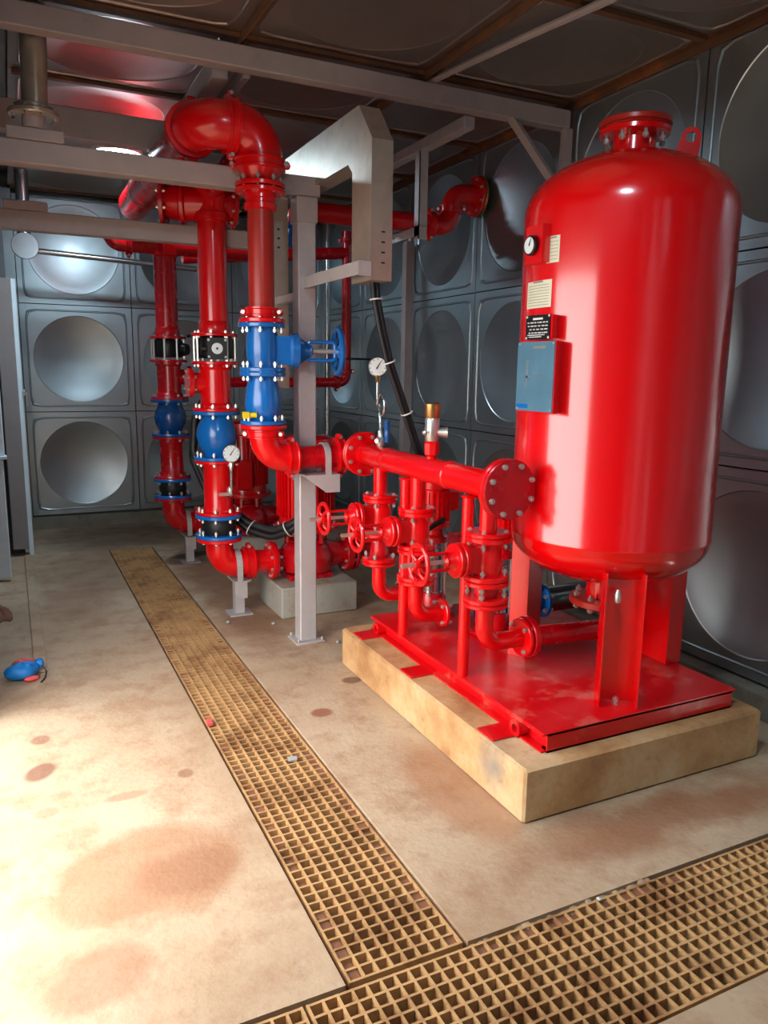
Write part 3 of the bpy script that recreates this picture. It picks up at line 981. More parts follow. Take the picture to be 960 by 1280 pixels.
# ------------------------------------------------------------------ riser 3 (front) from bottom to the U bend
X3, Y3 = 1.195, 3.93
t = Thing('u_bend', 'big glossy red U bend of two elbows at the top of the front riser', 'pipe bend', (1.05, 3.93, 2.5))
ZU = 2.72
m = t.part('elbow', 'red_paint', 'right elbow over the front riser'); m.tube(fillet([(X3, Y3, 2.565), (X3, Y3, ZU), (1.06, Y3, ZU)], .135, 14), .112, 32); m.sharp = 70
c_ = t.part('coupling', 'red_paint'); coupling(c_, (1.05, Y3, ZU), (1, 0, 0), .132, .05)
m = t.part('elbow', 'red_paint', 'left elbow turning back to the header'); m.tube(fillet([(1.04, Y3, ZU), (.90, Y3, ZU), (.90, Y3 + .15, ZU)], .138, 14), .112, 32); m.sharp = 70
c_ = t.part('coupling', 'red_paint'); coupling(c_, (.90, Y3 + .165, ZU), (0, 1, 0), .132, .05)
c_ = t.part('coupling', 'red_paint'); coupling(c_, (X3, Y3, 2.555), (0, 0, 1), .128, .05)
m = t.part('reducer', 'red_paint'); m.lathe((X3, Y3, 2.47), (0, 0, 1), [(.08, 0), (.085, .02), (.105, .05), (.108, .07)], 28)
f = t.part('flange', 'red_paint'); flange(f, (X3, Y3, 2.458), (0, 0, 1), .125, .022, 8, blen=.06)
t.done()
t = Thing('riser_pipe', 'brownish red front riser pipe between flange and blue gate valve', 'pipe', (X3, Y3, 1.8))
f = t.part('flange', 'red_paint'); flange(f, (X3, Y3, 2.430), (0, 0, 1), .125, .022, 8, bolt=False)
m = t.part('collar', 'red_paint'); m.lathe((X3, Y3, 2.34), (0, 0, 1), [(.072, 0), (.082, .005), (.082, .03), (.074, .035), (.074, .05), (.08, .055), (.08, .08)], 26)
m = t.part('pipe', 'red_primer'); m.cyl((X3, Y3, 1.86), (X3, Y3, 2.35), .066, 28)
c_ = t.part('coupling', 'red_paint'); coupling(c_, (X3, Y3, 1.845), (0, 0, 1), .086, .046)
f = t.part('lower_flange', 'red_paint'); f.cyl((X3, Y3, 1.80), (X3, Y3, 1.83), .07, 24); flange(f, (X3, Y3, 1.803), (0, 0, 1), .118, .022, 8, bolt=False)
t.done()

# blue gate valve
def gate_valve(t, x, y, zt, zb, R, rb, mat, bx, wheel_x, wheel_R, zc, wheelmat, d=(1, 0, 0), yoke=True, nb=8, boltr=.0105):
    """vertical bore, bonnet along d to the handwheel; bx/wheel_x are distances along d"""
    d = V(d)
    h = zt - zb
    c = V((x, y, zc))
    b = t.part('body', mat); b.lathe((x, y, zb), (0, 0, 1), [(rb, 0), (rb, .03), (rb * 1.08, h * .3), (rb * 1.10, h * .5), (rb * 1.08, h * .7), (rb, h - .03), (rb, h)], 26)
    b.sharp = 50
    sd = V((-d.y, d.x, 0)); up_ = V((0, 0, 1))
    # flattened neck toward the bonnet
    n0, n1 = rb * .3, bx * .62
    hw, hh = rb * .62, rb * .95
    q = [c + d * n0 - sd * hw - up_ * hh, c + d * n0 + sd * hw - up_ * hh, c + d * n0 + sd * hw + up_ * hh, c + d * n0 - sd * hw + up_ * hh]
    b.prism(q, d * (n1 - n0))
    bn = t.part('bonnet', mat)
    bn.lathe(c, d, [(rb * .9, n1 - .005), (rb * 1.18, n1 + .006), (rb * 1.18, n1 + (bx - n1) * .45), (rb * .95, n1 + (bx - n1) * .55), (rb * .55, bx), (rb * .45, bx + .01)], 18)
    bn.sharp = 40
    yk = t.part('yoke', mat)
    y0, y1 = bx, wheel_x - .015
    for s_ in (-1, 1):
        yk.tube(fillet([c + d * y0, c + d * y0 + up_ * rb * .62 * s_, c + d * y1 + up_ * rb * .62 * s_, c + d * y1], .02, 5), rb * .13, 8)
    st = t.part('stem', 'bolt_zinc'); st.cyl(c + d * (bx - .01), c + d * (wheel_x + (.02 if nb > 6 else .075)), rb * .17, 10)
    hub = t.part('gland', mat); hub.lathe(c, d, [(rb * .4, bx - .005), (rb * .45, bx + .02), (rb * .2, bx + .03)], 14)
    w = t.part('handwheel', wheelmat)
    w.torus(c + d * wheel_x, d, wheel_R, wheel_R * .13, 32, 10)
    w.lathe(c, d, [(wheel_R * .2, wheel_x - .018), (wheel_R * .26, wheel_x), (wheel_R * .2, wheel_x + .018)], 14)
    for k in range(4):
        a = math.pi / 4 + math.pi / 2 * k
        e = up_ * math.cos(a) + sd * math.sin(a)
        w.tube([c + d * wheel_x + e * wheel_R * .15, c + d * (wheel_x + .012) + e * wheel_R * .55, c + d * wheel_x + e * wheel_R * .95], wheel_R * .085, 8)
    for z in (zt - .011, zb + .011):
        f = t.part('flange', mat); flange(f, (x, y, z), (0, 0, 1), R, .022, nb, blen=.055, bb=boltr)
t = Thing('gate_valve', 'bright blue gate valve with a blue handwheel on the front riser', 'valve', (X3, Y3, 1.54))
gate_valve(t, X3, Y3, 1.790, 1.545, .120, .076, 'blue_paint', .235, .40, .115, 1.655, 'blue_paint', d=(.985, -.17, 0))
t.done()
t = Thing('check_valve', 'bright blue tapered check valve under the blue gate valve', 'valve', (X3, Y3, 1.28))
check_valve(t, X3, Y3, 1.543, 1.272, .120, .1, 'blue_paint', cone=True)
m = t.part('drain_plug', 'yellow_plastic'); m.cyl((X3 - .11, Y3 - .07, 1.325), (X3 - .06, Y3 - .08, 1.325), .014, 12); m.box(X3 - .128, X3 - .10, Y3 - .09, Y3 - .055, 1.309, 1.341)
t.done()
t = Thing('outlet_elbow', 'glossy red elbow pipe clamped to the square post bracket', 'pipe elbow', (1.3, 3.93, 1.0))
f = t.part('flange', 'red_paint'); flange(f, (X3, Y3, 1.260), (0, 0, 1), .122, .022, 8, bolt=False)
c_ = t.part('coupling', 'red_paint'); coupling(c_, (X3, Y3, 1.222), (0, 0, 1), .088, .045)
m = t.part('elbow', 'red_paint'); m.tube(fillet([(X3, Y3, 1.26), (X3, Y3, 1.09), (1.33, Y3, 1.09)], .118, 12), .074, 24); m.sharp = 70
c_ = t.part('coupling', 'red_paint'); coupling(c_, (1.345, Y3, 1.09), (1, 0, 0), .092, .055)
m = t.part('pipe', 'red_deep'); m.cyl((1.34, Y3, 1.09), (1.64, Y3, 1.09), .062, 24)
c_ = t.part('coupling', 'red_paint'); coupling(c_, (1.625, Y3, 1.09), (1, 0, 0), .10, .045)
m = t.part('turn_elbow', 'red_paint'); m.tube(fillet([(1.62, Y3, 1.10), (1.70, Y3, 1.11), (1.70, 3.765, 1.11)], .055, 8), .058, 20); m.sharp = 70
f = t.part('end_flange', 'red_paint'); flange(f, (1.70, 3.767, 1.116), (0, 1, 0), .119, .02, 8, bolt=False)
t.done()

# ------------------------------------------------------------------ pumps on their concrete plinths
def plinth(label, x0, x1, y0, y1, h):
    m = MB(); m.cbox(x0, x1, y0, y1, 0, h, .008)
    return single('pump_plinth', label, 'plinth', 'pump_plinth', m, ((x0 + x1) / 2, (y0 + y1) / 2, 0), 'concrete plinths of the inline pumps')
plinth('pale concrete plinth under the near red inline pump', 1.455, 1.975, 4.45, 4.93, .20)
plinth('concrete plinth under the far red inline pump by the back wall', 1.455, 1.975, 5.94, 6.42, .20)

def inline_pump(x, y, label):
    t = Thing('inline_pump', label, 'pump', (x, y, .2), 'vertical inline pumps')
    za = .33
    m = t.part('volute', 'red_deep'); m.sharp = 50
    m.lathe((x, y, .235), (0, 0, 1), [(.10, 0), (.17, .02), (.185, .07), (.185, .13), (.15, .18), (.12, .21)], 28)
    m.lathe((x - .24, y, za), (1, 0, 0), [(.062, 0), (.062, .04), (.075, .10), (.095, .2)], 22)
    m.lathe((x + .27, y, za + .01), (-1, 0, 0), [(.08, 0), (.08, .05), (.10, .12), (.11, .2)], 22)
    m = t.part('foot', 'red_deep'); m.cbox(x - .15, x + .15, y - .11, y + .11, .20, .24, .006)
    f = t.part('suction_flange', 'red_deep'); flange(f, (x - .228, y, za), (1, 0, 0), .122, .024, 8, blen=.05)
    f = t.part('discharge_flange', 'red_deep'); flange(f, (x + .28, y, za + .01), (1, 0, 0), .132, .05, 8)
    m = t.part('lantern', 'red_deep')
    m.lathe((x, y, .435), (0, 0, 1), [(.12, 0), (.12, .02), (.09, .03), (.09, .07), (.19, .085), (.20, .11)], 28)
    for k in range(6):
        a = k * math.pi / 3
        m.cyl((x + .13 * math.cos(a), y + .13 * math.sin(a), .44), (x + .13 * math.cos(a), y + .13 * math.sin(a), .53), .018, 8)
    q = t.part('adapter_flange', 'red_paint'); flange(q, (x, y, .545), (0, 0, 1), .215, .03, 8, bb=.012)
    m = t.part('motor', 'red_paint'); m.lathe((x, y, .56), (0, 0, 1), [(.18, 0), (.182, .02), (.172, .05), (.172, .47), (.185, .48), (.19, .52), (.185, .565), (.15, .58), (.0001, .585)], 36)
    fn = m.sub('fins', 'red_paint')
    for k in range(40):
        a = 2 * math.pi * k / 40
        ca, sa = math.cos(a), math.sin(a)
        p = [V((x + ca * .168 - sa * .0035, y + sa * .168 + ca * .0035, .62)), V((x + ca * .168 + sa * .0035, y + sa * .168 - ca * .0035, .62)),
             V((x + ca * .192 + sa * .0025, y + sa * .192 - ca * .0025, .62)), V((x + ca * .192 - sa * .0025, y + sa * .192 + ca * .0025, .62))]
        fn.prism(p, (0, 0, .40))
    tb = t.part('terminal_box', 'red_paint'); tb.cbox(x - .13, x + .0, y - .245, y - .16, .60, .84, .01)
    pl = t.part('nameplate', 'bolt_zinc'); pl.box(x - .16, x - .115, y - .20, y - .195, .88, 1.02)
    ey = t.part('lifting_eye', 'bolt_zinc'); ey.torus((x + .21, y - .02, .80), (.6, -.8, 0), .028, .007, 18, 8)
    t.done()
    return t.obj
pa = inline_pump(1.71, 4.70, 'large red vertical inline pump behind the square grey post')
copy_tree(pa, (1.71, 6.17, .2), 'far red vertical inline pump near the back wall')
t = Thing('suction_pipe', 'dark red suction pipe from the near inline pump to the right wall', 'pipe', (2.3, 4.7, .2))
m = t.part('pipe', 'red_deep'); m.cyl((2.02, 4.7, .34), (3.05, 4.7, .34), .07, 20)
f = t.part('flange', 'red_deep'); flange(f, (2.045, 4.7, .34), (1, 0, 0), .13, .024, 8)
f = t.part('flange', 'red_deep'); flange(f, (2.25, 4.7, .34), (1, 0, 0), .12, .04, 8)
t.done()

# black motor cables
def hose(name, label, paths, ties, cat='cable', mat='rubber'):
    p0 = paths[0][0][0]
    t = Thing(name, label, cat, tuple(p0))
    for pts_, r in paths:
        m = t.part('cable', mat)
        m.tube(fillet(pts_, .12, 6), r, 12); m.sharp = 80
    for c, ax, R in ties:
        q = t.part('tie', 'white_plastic'); q.torus(c, ax, R, .004, 16, 6)
    t.done()
hp = [(1.12, 4.84, 1.40), (1.03, 4.86, 1.20), (1.015, 4.87, 1.0), (1.09, 4.85, .80), (1.24, 4.80, .62), (1.34, 4.74, .53), (1.45, 4.62, .50), (1.55, 4.52, .56), (1.64, 4.47, .66)]
hose('motor_cable', 'pair of thick black cables looping into the near inline pump motor', [(hp, .026), ([(a, b - .02, c + .045) for a, b, c in hp], .024)],
     [((1.345, 4.725, .55), (.6, -.5, -.4), .052), ((1.53, 4.53, .565), (.6, -.5, .5), .052)])
hp = [(1.565, 3.38, 2.0), (1.568, 3.37, 1.90), (1.60, 3.36, 1.74), (1.645, 3.36, 1.58), (1.71, 3.36, 1.42), (1.80, 3.37, 1.20), (1.88, 3.37, 1.02), (1.93, 3.36, .92)]
hose('power_cable', 'black cables dropping from the cable duct past the gauge', [(hp, .013), ([(a + .022, b + .004, c) for a, b, c in hp], .013), ([(a + .011, b + .022, c) for a, b, c in hp], .012)],
     [((1.582, 3.372, 1.89), (.1, 0, -1), .028), ((1.655, 3.368, 1.60), (.35, 0, -.9), .028), ((1.755, 3.368, 1.355), (.4, 0, -.9), .028)])

# ------------------------------------------------------------------ pipes at the back and the wall connection
t = Thing('wall_pipe', 'red pipe with an S bend bolted to the right steel wall', 'pipe', (2.6, 4.86, 2.5))
m = t.part('pipe', 'red_paint'); m.cyl((1.74, 4.86, 2.555), (2.68, 4.86, 2.555), .062, 22)
m = t.part('s_bend', 'red_paint'); m.tube(fillet([(2.67, 4.86, 2.555), (2.845, 4.86, 2.555), (2.845, 4.86, 2.775), (3.05, 4.86, 2.775)], .095, 10), .068, 24); m.sharp = 70
c_ = t.part('coupling', 'red_paint'); coupling(c_, (2.68, 4.86, 2.555), (1, 0, 0), .085, .05)
c_ = t.part('coupling', 'red_paint'); coupling(c_, (2.30, 4.86, 2.555), (1, 0, 0), .08, .05)
c_ = t.part('coupling', 'red_paint'); coupling(c_, (2.845, 4.86, 2.665), (0, 0, 1), .085, .045)
f = t.part('wall_flange', 'red_paint'); flange(f, (3.04, 4.86, 2.775), (1, 0, 0), .135, .024, 8)
f = t.part('gasket_ring', 'brass'); f.disc((3.062, 4.86, 2.775), (1, 0, 0), .138, .014)
t.done()
t = Thing('small_riser', 'thin red pipe loop behind the blue handwheel near the corner', 'pipe', (2.5, 6.4, 1.4))
m = t.part('pipe', 'red_deep'); m.tube(fillet([(1.30, 6.4, 1.445), (2.715, 6.4, 1.452), (2.715, 6.4, 2.74)], .07, 8), .042, 16); m.sharp = 70
m = t.part('top_branch', 'red_deep'); m.cyl((1.30, 6.4, 2.42), (2.715, 6.4, 2.56), .05, 16)
c_ = t.part('coupling', 'red_deep'); coupling(c_, (2.62, 6.4, 1.452), (1, 0, 0), .056, .04)
c_ = t.part('coupling', 'red_deep'); coupling(c_, (2.715, 6.4, 1.55), (0, 0, 1), .056, .04)
c_ = t.part('coupling', 'red_deep'); coupling(c_, (2.715, 6.4, 2.66), (0, 0, 1), .056, .04)
t.done()
t = Thing('wall_clamp', 'thin dark rod clamp tying the thin red pipe to the steel wall', 'clamp', (2.9, 6.4, 1.65))
m = t.part('rod', 'rubber'); m.cyl((2.76, 6.4, 1.66), (3.12, 6.4, 1.66), .009, 8)
m = t.part('ring', 'rubber'); m.torus((2.715, 6.4, 1.66), (0, 0, 1), .047, .006, 20, 8)
t.done()
t = Thing('wall_valve', 'dark blue valve under a red pipe end behind the square post', 'valve', (1.72, 4.9, 2.3))
m = t.part('body', 'blue_deep'); m.lathe((1.72, 4.90, 2.34), (0, 0, 1), [(.05, 0), (.065, .02), (.07, .06), (.055, .1), (.07, .12), (.07, .14)], 18)
m = t.part('pipe_end', 'red_deep'); m.tube(fillet([(1.72, 4.9, 2.47), (1.72, 4.9, 2.556), (1.78, 4.88, 2.556)], .05, 6), .06, 16)
m = t.part('handle', 'stainless'); m.tube(fillet([(1.74, 4.86, 2.2), (1.78, 4.86, 2.2), (1.78, 4.86, 1.95)], .03, 5), .012, 8)
t.done()

# ------------------------------------------------------------------ booster set: plinth, skid
PX0, PX1, PY0, PY1, PZ = 1.515, 2.705, 1.972, 3.61, .207
m = MB()
m.cbox(PX0, PX1, PY0, PY1, 0, PZ, .010)
single('skid_plinth', 'large stained concrete plinth under the red booster skid', 'plinth', 'plinth_concrete', m, (2.1, 2.8, 0))
SX0, SX1, SY0, SY1, SZ0, SZ1 = 1.64, 2.62, 2.04, 3.515, .207, .287
t = Thing('booster_skid', 'red steel base frame of the booster set on the concrete plinth', 'skid', (2.13, 2.78, SZ0))
m = t.part('top_plate', 'red_skid'); m.cbox(SX0, SX1, SY0, SY1, SZ1 - .008, SZ1, .002)
def chan(t, name, x0, x1, y0, y1, openx):
    m = t.part(name, 'red_skid'); m.sharp = 20
    z0, z1, th = SZ0 + .001, SZ1 - .008, .007
    if openx:   # channel along Y, web on the inner side
        xi = x1 - th if openx < 0 else x0
        m.box(xi, xi + th, y0, y1, z0, z1)
        m.box(x0, x1, y0, y1, z0, z0 + th); m.box(x0, x1, y0, y1, z1 - th, z1)
    else:
        m.box(x0, x1, y0, y0 + th, z0, z1)
        m.box(x0, x1, y0, y1, z0, z0 + th); m.box(x0, x1, y0, y1, z1 - th, z1)
chan(t, 'side_channel', SX0, SX0 + .045, SY0 + .01, SY1, -1)
chan(t, 'side_channel', SX1 - .05, SX1 - .005, SY0 + .01, SY1, 1)
chan(t, 'end_channel', SX0 + .02, SX1 - .02, SY0 + .002, SY0 + .04, 0)
chan(t, 'end_channel', SX0 + .02, SX1 - .02, SY1 - .045, SY1 - .005, 0)
for y in (2.20, 3.43):
    m = t.part('lifting_ring', 'red_skid'); m.lathe((SX0 - .012, y, SZ0 + .034), (1, 0, 0), [(.016, 0), (.032, 0), (.032, .06), (.016, .06)], 22, closed=True)
for y in (2.25, 2.90, 3.44):
    m = t.part('anchor_plate', 'red_skid'); m.cbox(1.53, SX0 + .03, y - .055, y + .055, PZ + .0005, PZ + .009, .002)
t.done()

# ------------------------------------------------------------------ pressure tank
TX, TY, TR = 2.24, 2.44, .405
t = Thing('pressure_tank', 'tall glossy red pressure tank standing on three legs on the skid', 'tank', (TX, TY, SZ1))
prof = []
zl, zu = .90, 2.165
for k in range(0, 13):
    a = math.pi / 2 * k / 12
    prof.append((TR * math.sin(a), zl - .20 * math.cos(a)))
prof[-1] = (TR, zl)
prof += [(TR + .002, zl + .004), (TR + .002, zl + .010), (TR, zl + .014), (TR, zu - .3), (TR, zu - .02)]
for k in range(0, 13):
    a = math.pi / 2 * k / 12
    prof.append((TR * math.cos(a), zu + .235 * math.sin(a)))
m = t.part('shell', 'red_tank'); m.lathe((TX, TY, 0), (0, 0, 1), prof, 96); m.sharp = 50
m = t.part('top_nozzle', 'red_tank'); m.lathe((TX, TY, 2.37), (0, 0, 1), [(.08, 0), (.08, .10)], 32)
f = t.part('top_flange', 'red_tank'); flange(f, (TX, TY, 2.472), (0, 0, 1), .135, .022, 8, blen=.065, bb=.0115)
f = t.part('blind_cover', 'red_primer'); f.disc((TX, TY, 2.4885), (0, 0, 1), .134, .008); f.disc((TX, TY, 2.504), (0, 0, 1), .137, .022)
m = t.part('bottom_nozzle', 'red_tank'); m.lathe((TX, TY, .61), (0, 0, 1), [(.075, 0), (.075, .12)], 28)
f = t.part('bottom_flange', 'red_primer'); flange(f, (TX, TY, .605), (0, 0, 1), .142, .03, 8, blen=.05, bb=.013)
# legs: channels opening outward
for ang in (-121, -1, 119):
    a = math.radians(ang)
    d = V((math.cos(a), math.sin(a), 0)); s_ = V((-d.y, d.x, 0))
    c = V((TX, TY, 0)) + d * .315
    m = t.part('leg', 'red_tank'); m.sharp = 20
    w, dp, th = .075, .085, .007
    poly = [c - s_ * w, c + s_ * w, c + s_ * w + d * dp, c + s_ * (w - th) + d * dp, c + s_ * (w - th) + d * th, c - s_ * (w - th) + d * th, c - s_ * (w - th) + d * dp, c - s_ * w + d * dp]
    poly = [V((p.x, p.y, SZ1 + .001)) for p in poly]
    m.prism(poly, (0, 0, .80 - SZ1 + .02))
    m.sub('foot_bolt', 'bolt_zinc').bolts(V((c.x, c.y, SZ1 + .008)) + d * .045, (0, 0, 1), .0001, 1, .02, .012)
# lifting lug: radial gusset plate with an eye
a = math.radians(-41)
d = V((math.cos(a), math.sin(a), 0)); s_ = V((-d.y, d.x, 0))
m = t.part('lifting_lug', 'red_tank'); m.sharp = 30
o_, i_ = [], []
n = 24
for k in range(n):
    an = 2 * math.pi * k / n
    cs, sn = math.cos(an), math.sin(an)
    i_.append((.205 + .019 * cs, 2.447 + .019 * sn))
    if sn >= -.01: o_.append((.205 + .036 * cs, 2.447 + .036 * sn))
    else: o_.append((.205 + .036 * cs - (.055 * -sn if cs < .3 else 0), 2.447 + sn * .13))
base = V((TX, TY, 0)) - s_ * .006
P = lambda q, off: base + d * q[0] + V((0, 0, q[1])) + off
vv = [P(q, s_ * 0) for q in o_] + [P(q, s_ * 0) for q in i_] + [P(q, s_ * .012) for q in o_] + [P(q, s_ * .012) for q in i_]
fs = []
for k in range(n):
    j = (k + 1) % n
    fs += [(k, n + k, n + j, j), (2 * n + k, 2 * n + j, 3 * n + j, 3 * n + k), (k, j, 2 * n + j, 2 * n + k), (n + k, 3 * n + k, 3 * n + j, n + j)]
m.add(vv, fs)
# drain cock on the front leg side
m = t.part('drain_cock', 'bolt_zinc'); m.cyl((2.045, 2.16, .735), (2.00, 2.10, .735), .010, 10); m.lathe((2.00, 2.10, .715), (0, 0, 1), [(.008, 0), (.012, .01), (.012, .03), (.006, .05)], 10)
# gauge box, plates (facing the door side)
XP = TX - TR
m = t.part('gauge_bracket', 'red_tank'); m.prism([(1.80, 2.405, 1.962), (1.80, 2.505, 1.962), (1.88, 2.505, 1.962), (1.88, 2.40, 1.962)], (0, 0, .136)); m.sharp = 20
g = t.part('gauge_case', 'black_plastic'); g.lathe((1.80, 2.455, 2.025), (-1, 0, 0), [(.034, 0), (.036, .004), (.036, .02), (.031, .024), (.030, .018)], 24)
g.sub('gauge_face', 'dial_white').lathe((1.7805, 2.455, 2.025), (-1, 0, 0), [(.030, 0), (.030, .002)], 24)
g.sub('gauge_needle', 'ink_black').prism([(1.778, 2.452, 2.022), (1.778, 2.458, 2.026), (1.778, 2.444, 2.05)], (-.001, 0, 0))
m = t.part('plate_bracket', 'red_tank'); m.prism([(1.798, 2.288, 1.41), (1.798, 2.515, 1.41), (1.88, 2.50, 1.41), (1.88, 2.335, 1.41)], (0, 0, .265)); m.sharp = 20
m = t.part('data_plate', 'plate_blue', 'bluish metal data plate'); m.box(1.794, 1.798, 2.292, 2.517, 1.414, 1.674)
q = m.sub('data_print', 'print_grey', kind='stuff')
q.box(1.7932, 1.794, 2.34, 2.42, 1.648, 1.658)
for k in range(9):
    q.box(1.7932, 1.794, 2.445, 2.46, 1.60 - k * .012, 1.606 - k * .012)
q.box(1.7932, 1.794, 2.43, 2.47, 1.540, 1.546)
for k in range(3): q.box(1.7932, 1.794, 2.35 + k * .028, 2.36 + k * .028, 1.556, 1.562)
q2 = m.sub('blue_stripe', 'blue_paint'); q2.box(1.7932, 1.794, 2.44, 2.512, 1.424, 1.44)
q3 = m.sub('rivets', 'bolt_zinc', kind='stuff')
for y in (2.30, 2.508):
    for z in (1.422, 1.666): q3.lathe((1.794, y, z), (-1, 0, 0), [(.005, 0), (.004, .002)], 8)
m = t.part('black_plate_bracket', 'red_tank'); m.prism([(1.802, 2.322, 1.684), (1.802, 2.47, 1.684), (1.88, 2.46, 1.684), (1.88, 2.36, 1.684)], (0, 0, .086)); m.sharp = 20
m = t.part('black_plate', 'black_plastic', 'black nameplate with white print'); m.box(1.798, 1.802, 2.332, 2.478, 1.682, 1.772)
q = m.sub('white_print', 'white_plastic')
q.box(1.7972, 1.798, 2.375, 2.435, 1.754, 1.761)
random.seed(3)
for k in range(4):
    y = 2.345
    while y < 2.46:
        w = random.uniform(.006, .02)
        q.box(1.7972, 1.798, y, min(y + w, 2.468), 1.742 - k * .0125, 1.746 - k * .0125)
        y += w + random.uniform(.004, .01)
q.box(1.7972, 1.798, 2.38, 2.455, 1.690, 1.693); q.box(1.7972, 1.798, 2.36, 2.465, 1.697, 1.700)
for y in (2.338, 2.472):
    for z in (1.688, 1.766): q.lathe((1.798, y, z), (-1, 0, 0), [(.005, 0), (.004, .002)], 8)
# paper labels curved on the shell
def curved_label(t, a0, a1, z0, z1, name, rows):
    m = t.part(name, 'paper')
    n = 8
    vv, fs = [], []
    for k in range(n + 1):
        a = math.radians(a0 + (a1 - a0) * k / n)
        for z in (z0, z1):
            vv.append((TX + (TR + .0015) * math.cos(a), TY + (TR + .0015) * math.sin(a), z))
    for k in range(n):
        fs.append((2 * k, 2 * k + 2, 2 * k + 3, 2 * k + 1))
    m.add(vv, fs)
    q = m.sub('label_print', 'print_grey')
    da = (a1 - a0)
    for r_, (f0, f1, hh) in enumerate(rows):
        z = z1 - (z1 - z0) * (r_ + .7) / (len(rows) + .6)
        b0, b1 = math.radians(a0 + da * f0), math.radians(a0 + da * f1)
        vv, fs = [], []
        for k in range(5):
            a = b0 + (b1 - b0) * k / 4
            for zz in (z, z + hh):
                vv.append((TX + (TR + .0025) * math.cos(a), TY + (TR + .0025) * math.sin(a), zz))
        for k in range(4): fs.append((2 * k, 2 * k + 2, 2 * k + 3, 2 * k + 1))
        q.add(vv, fs)
rows = [(.3, .7, .006)] + [(.08, .92, .0018)] * 8
curved_label(t, 165, 188, 1.802, 1.902, 'white_label', rows)
curved_label(t, 183, 192, 1.960, 2.055, 'white_label', [(.25, .75, .005)] + [(.12, .88, .0016)] * 6)
t.done()

# ------------------------------------------------------------------ manifold on the skid
MX, MZ = 1.70, 1.116
t = Thing('manifold', 'red discharge manifold pipe with a blind end flange before the tank', 'pipe', (MX, 3.1, 1.0))
m = t.part('pipe', 'red_paint'); m.cyl((MX, 2.415, MZ), (MX, 3.755, MZ), .058, 28)
m.lathe((MX, 2.845, MZ), (0, 1, 0), [(.058, -.02), (.0625, -.012), (.0625, .012), (.058, .02)], 28)
m.lathe((MX, 3.45, MZ), (0, 1, 0), [(.058, -.02), (.0625, -.012), (.0625, .012), (.058, .02)], 28)
f = t.part('near_flange', 'red_paint'); flange(f, (MX, 2.43, MZ), (0, 1, 0), .119, .024, 8, bolt=False)
f = t.part('blind_flange', 'red_deep'); flange(f, (MX, 2.405, MZ), (0, 1, 0), .119, .022, 8, blen=.05, bb=.011)
f = t.part('far_flange', 'red_paint'); flange(f, (MX, 3.745, MZ), (0, 1, 0), .119, .022, 8, blen=.04, bb=.011)
for y in (2.66, 3.22):
    m = t.part('support_pipe', 'red_paint'); m.cyl((1.662, y - .03, SZ1), (1.662, y - .03, 1.053), .024, 18)
    m = t.part('support_plate', 'red_paint'); m.box(1.64, MX + .04, y - .055, y - .005, 1.053, 1.06)
t.done()

# three valve groups under the manifold
GY = [2.535, 3.137, 3.545]
who = ['nearest the tank', 'in the middle of the manifold', 'at the far end of the manifold']
ze = [.452, .39, .38]
zf3 = [.637, .578, .574]
for i, y in enumerate(GY):
    t = Thing('drop_pipe', 'red drop pipe from the manifold ' + who[i], 'pipe', (MX, y, .9))
    m = t.part('pipe', 'red_paint'); m.cyl((MX, y, .927), (MX, y, MZ - .03), .036, 20)
    f = t.part('flange', 'red_paint'); flange(f, (MX, y, .920), (0, 0, 1), .092, .018, 4, bolt=False)
    t.done()
    t = Thing('gate_valve', 'red gate valve with red handwheel ' + who[i], 'valve', (MX, y, .7))
    gate_valve(t, MX, y, .910, .728, .090, .055, 'red_paint', .175, .315, .076, .820, 'red_paint', d=(-1, 0, 0), nb=4, boltr=.010)
    m = t.part('bonnet_flange', 'red_paint'); m.disc((MX - .125, y, .820), (1, 0, 0), .072, .022); m.disc((MX - .150, y, .820), (1, 0, 0), .070, .02)
    t.done()
    t = Thing('check_valve', 'small red check valve under the gate valve ' + who[i], 'valve', (MX, y, zf3[i]))
    m = t.part('body', 'red_deep'); m.lathe((MX, y, zf3[i]), (0, 0, 1), [(.04, 0), (.05, .03), (.048, .06), (.04, .726 - zf3[i])], 20)
    for z in (.717, zf3[i] + .01):
        f = t.part('flange', 'red_paint'); flange(f, (MX, y, z), (0, 0, 1), .092, .02, 4, blen=.045)
    t.done()
    t = Thing('lower_elbow', 'red elbow pipe above the skid plate ' + who[i], 'pipe elbow', (MX, y, .35))
    f = t.part('flange', 'red_paint'); flange(f, (MX, y, zf3[i] - .011), (0, 0, 1), .092, .018, 4, bolt=False)
    xe = 1.89 if i == 0 else 1.85
    m = t.part('elbow', 'red_paint'); m.tube(fillet([(MX, y, zf3[i] - .01), (MX, y, ze[i]), (xe, y - .0, ze[i])], .075, 10), .038, 20); m.sharp = 70
    f = t.part('end_flange', 'red_paint'); flange(f, (xe, y, ze[i]), (1, 0, 0), .072 if i else .082, .02, 4, blen=.04)
    if i == 0:
        f = t.part('mating_flange', 'red_deep'); f.disc((xe + .03, y, ze[i]), (1, 0, 0), .088, .03)
        m = t.part('suction_run', 'red_deep'); m.cyl((xe + .03, y, ze[i]), (2.5, y, ze[i] - .03), .045, 18)
    t.done()

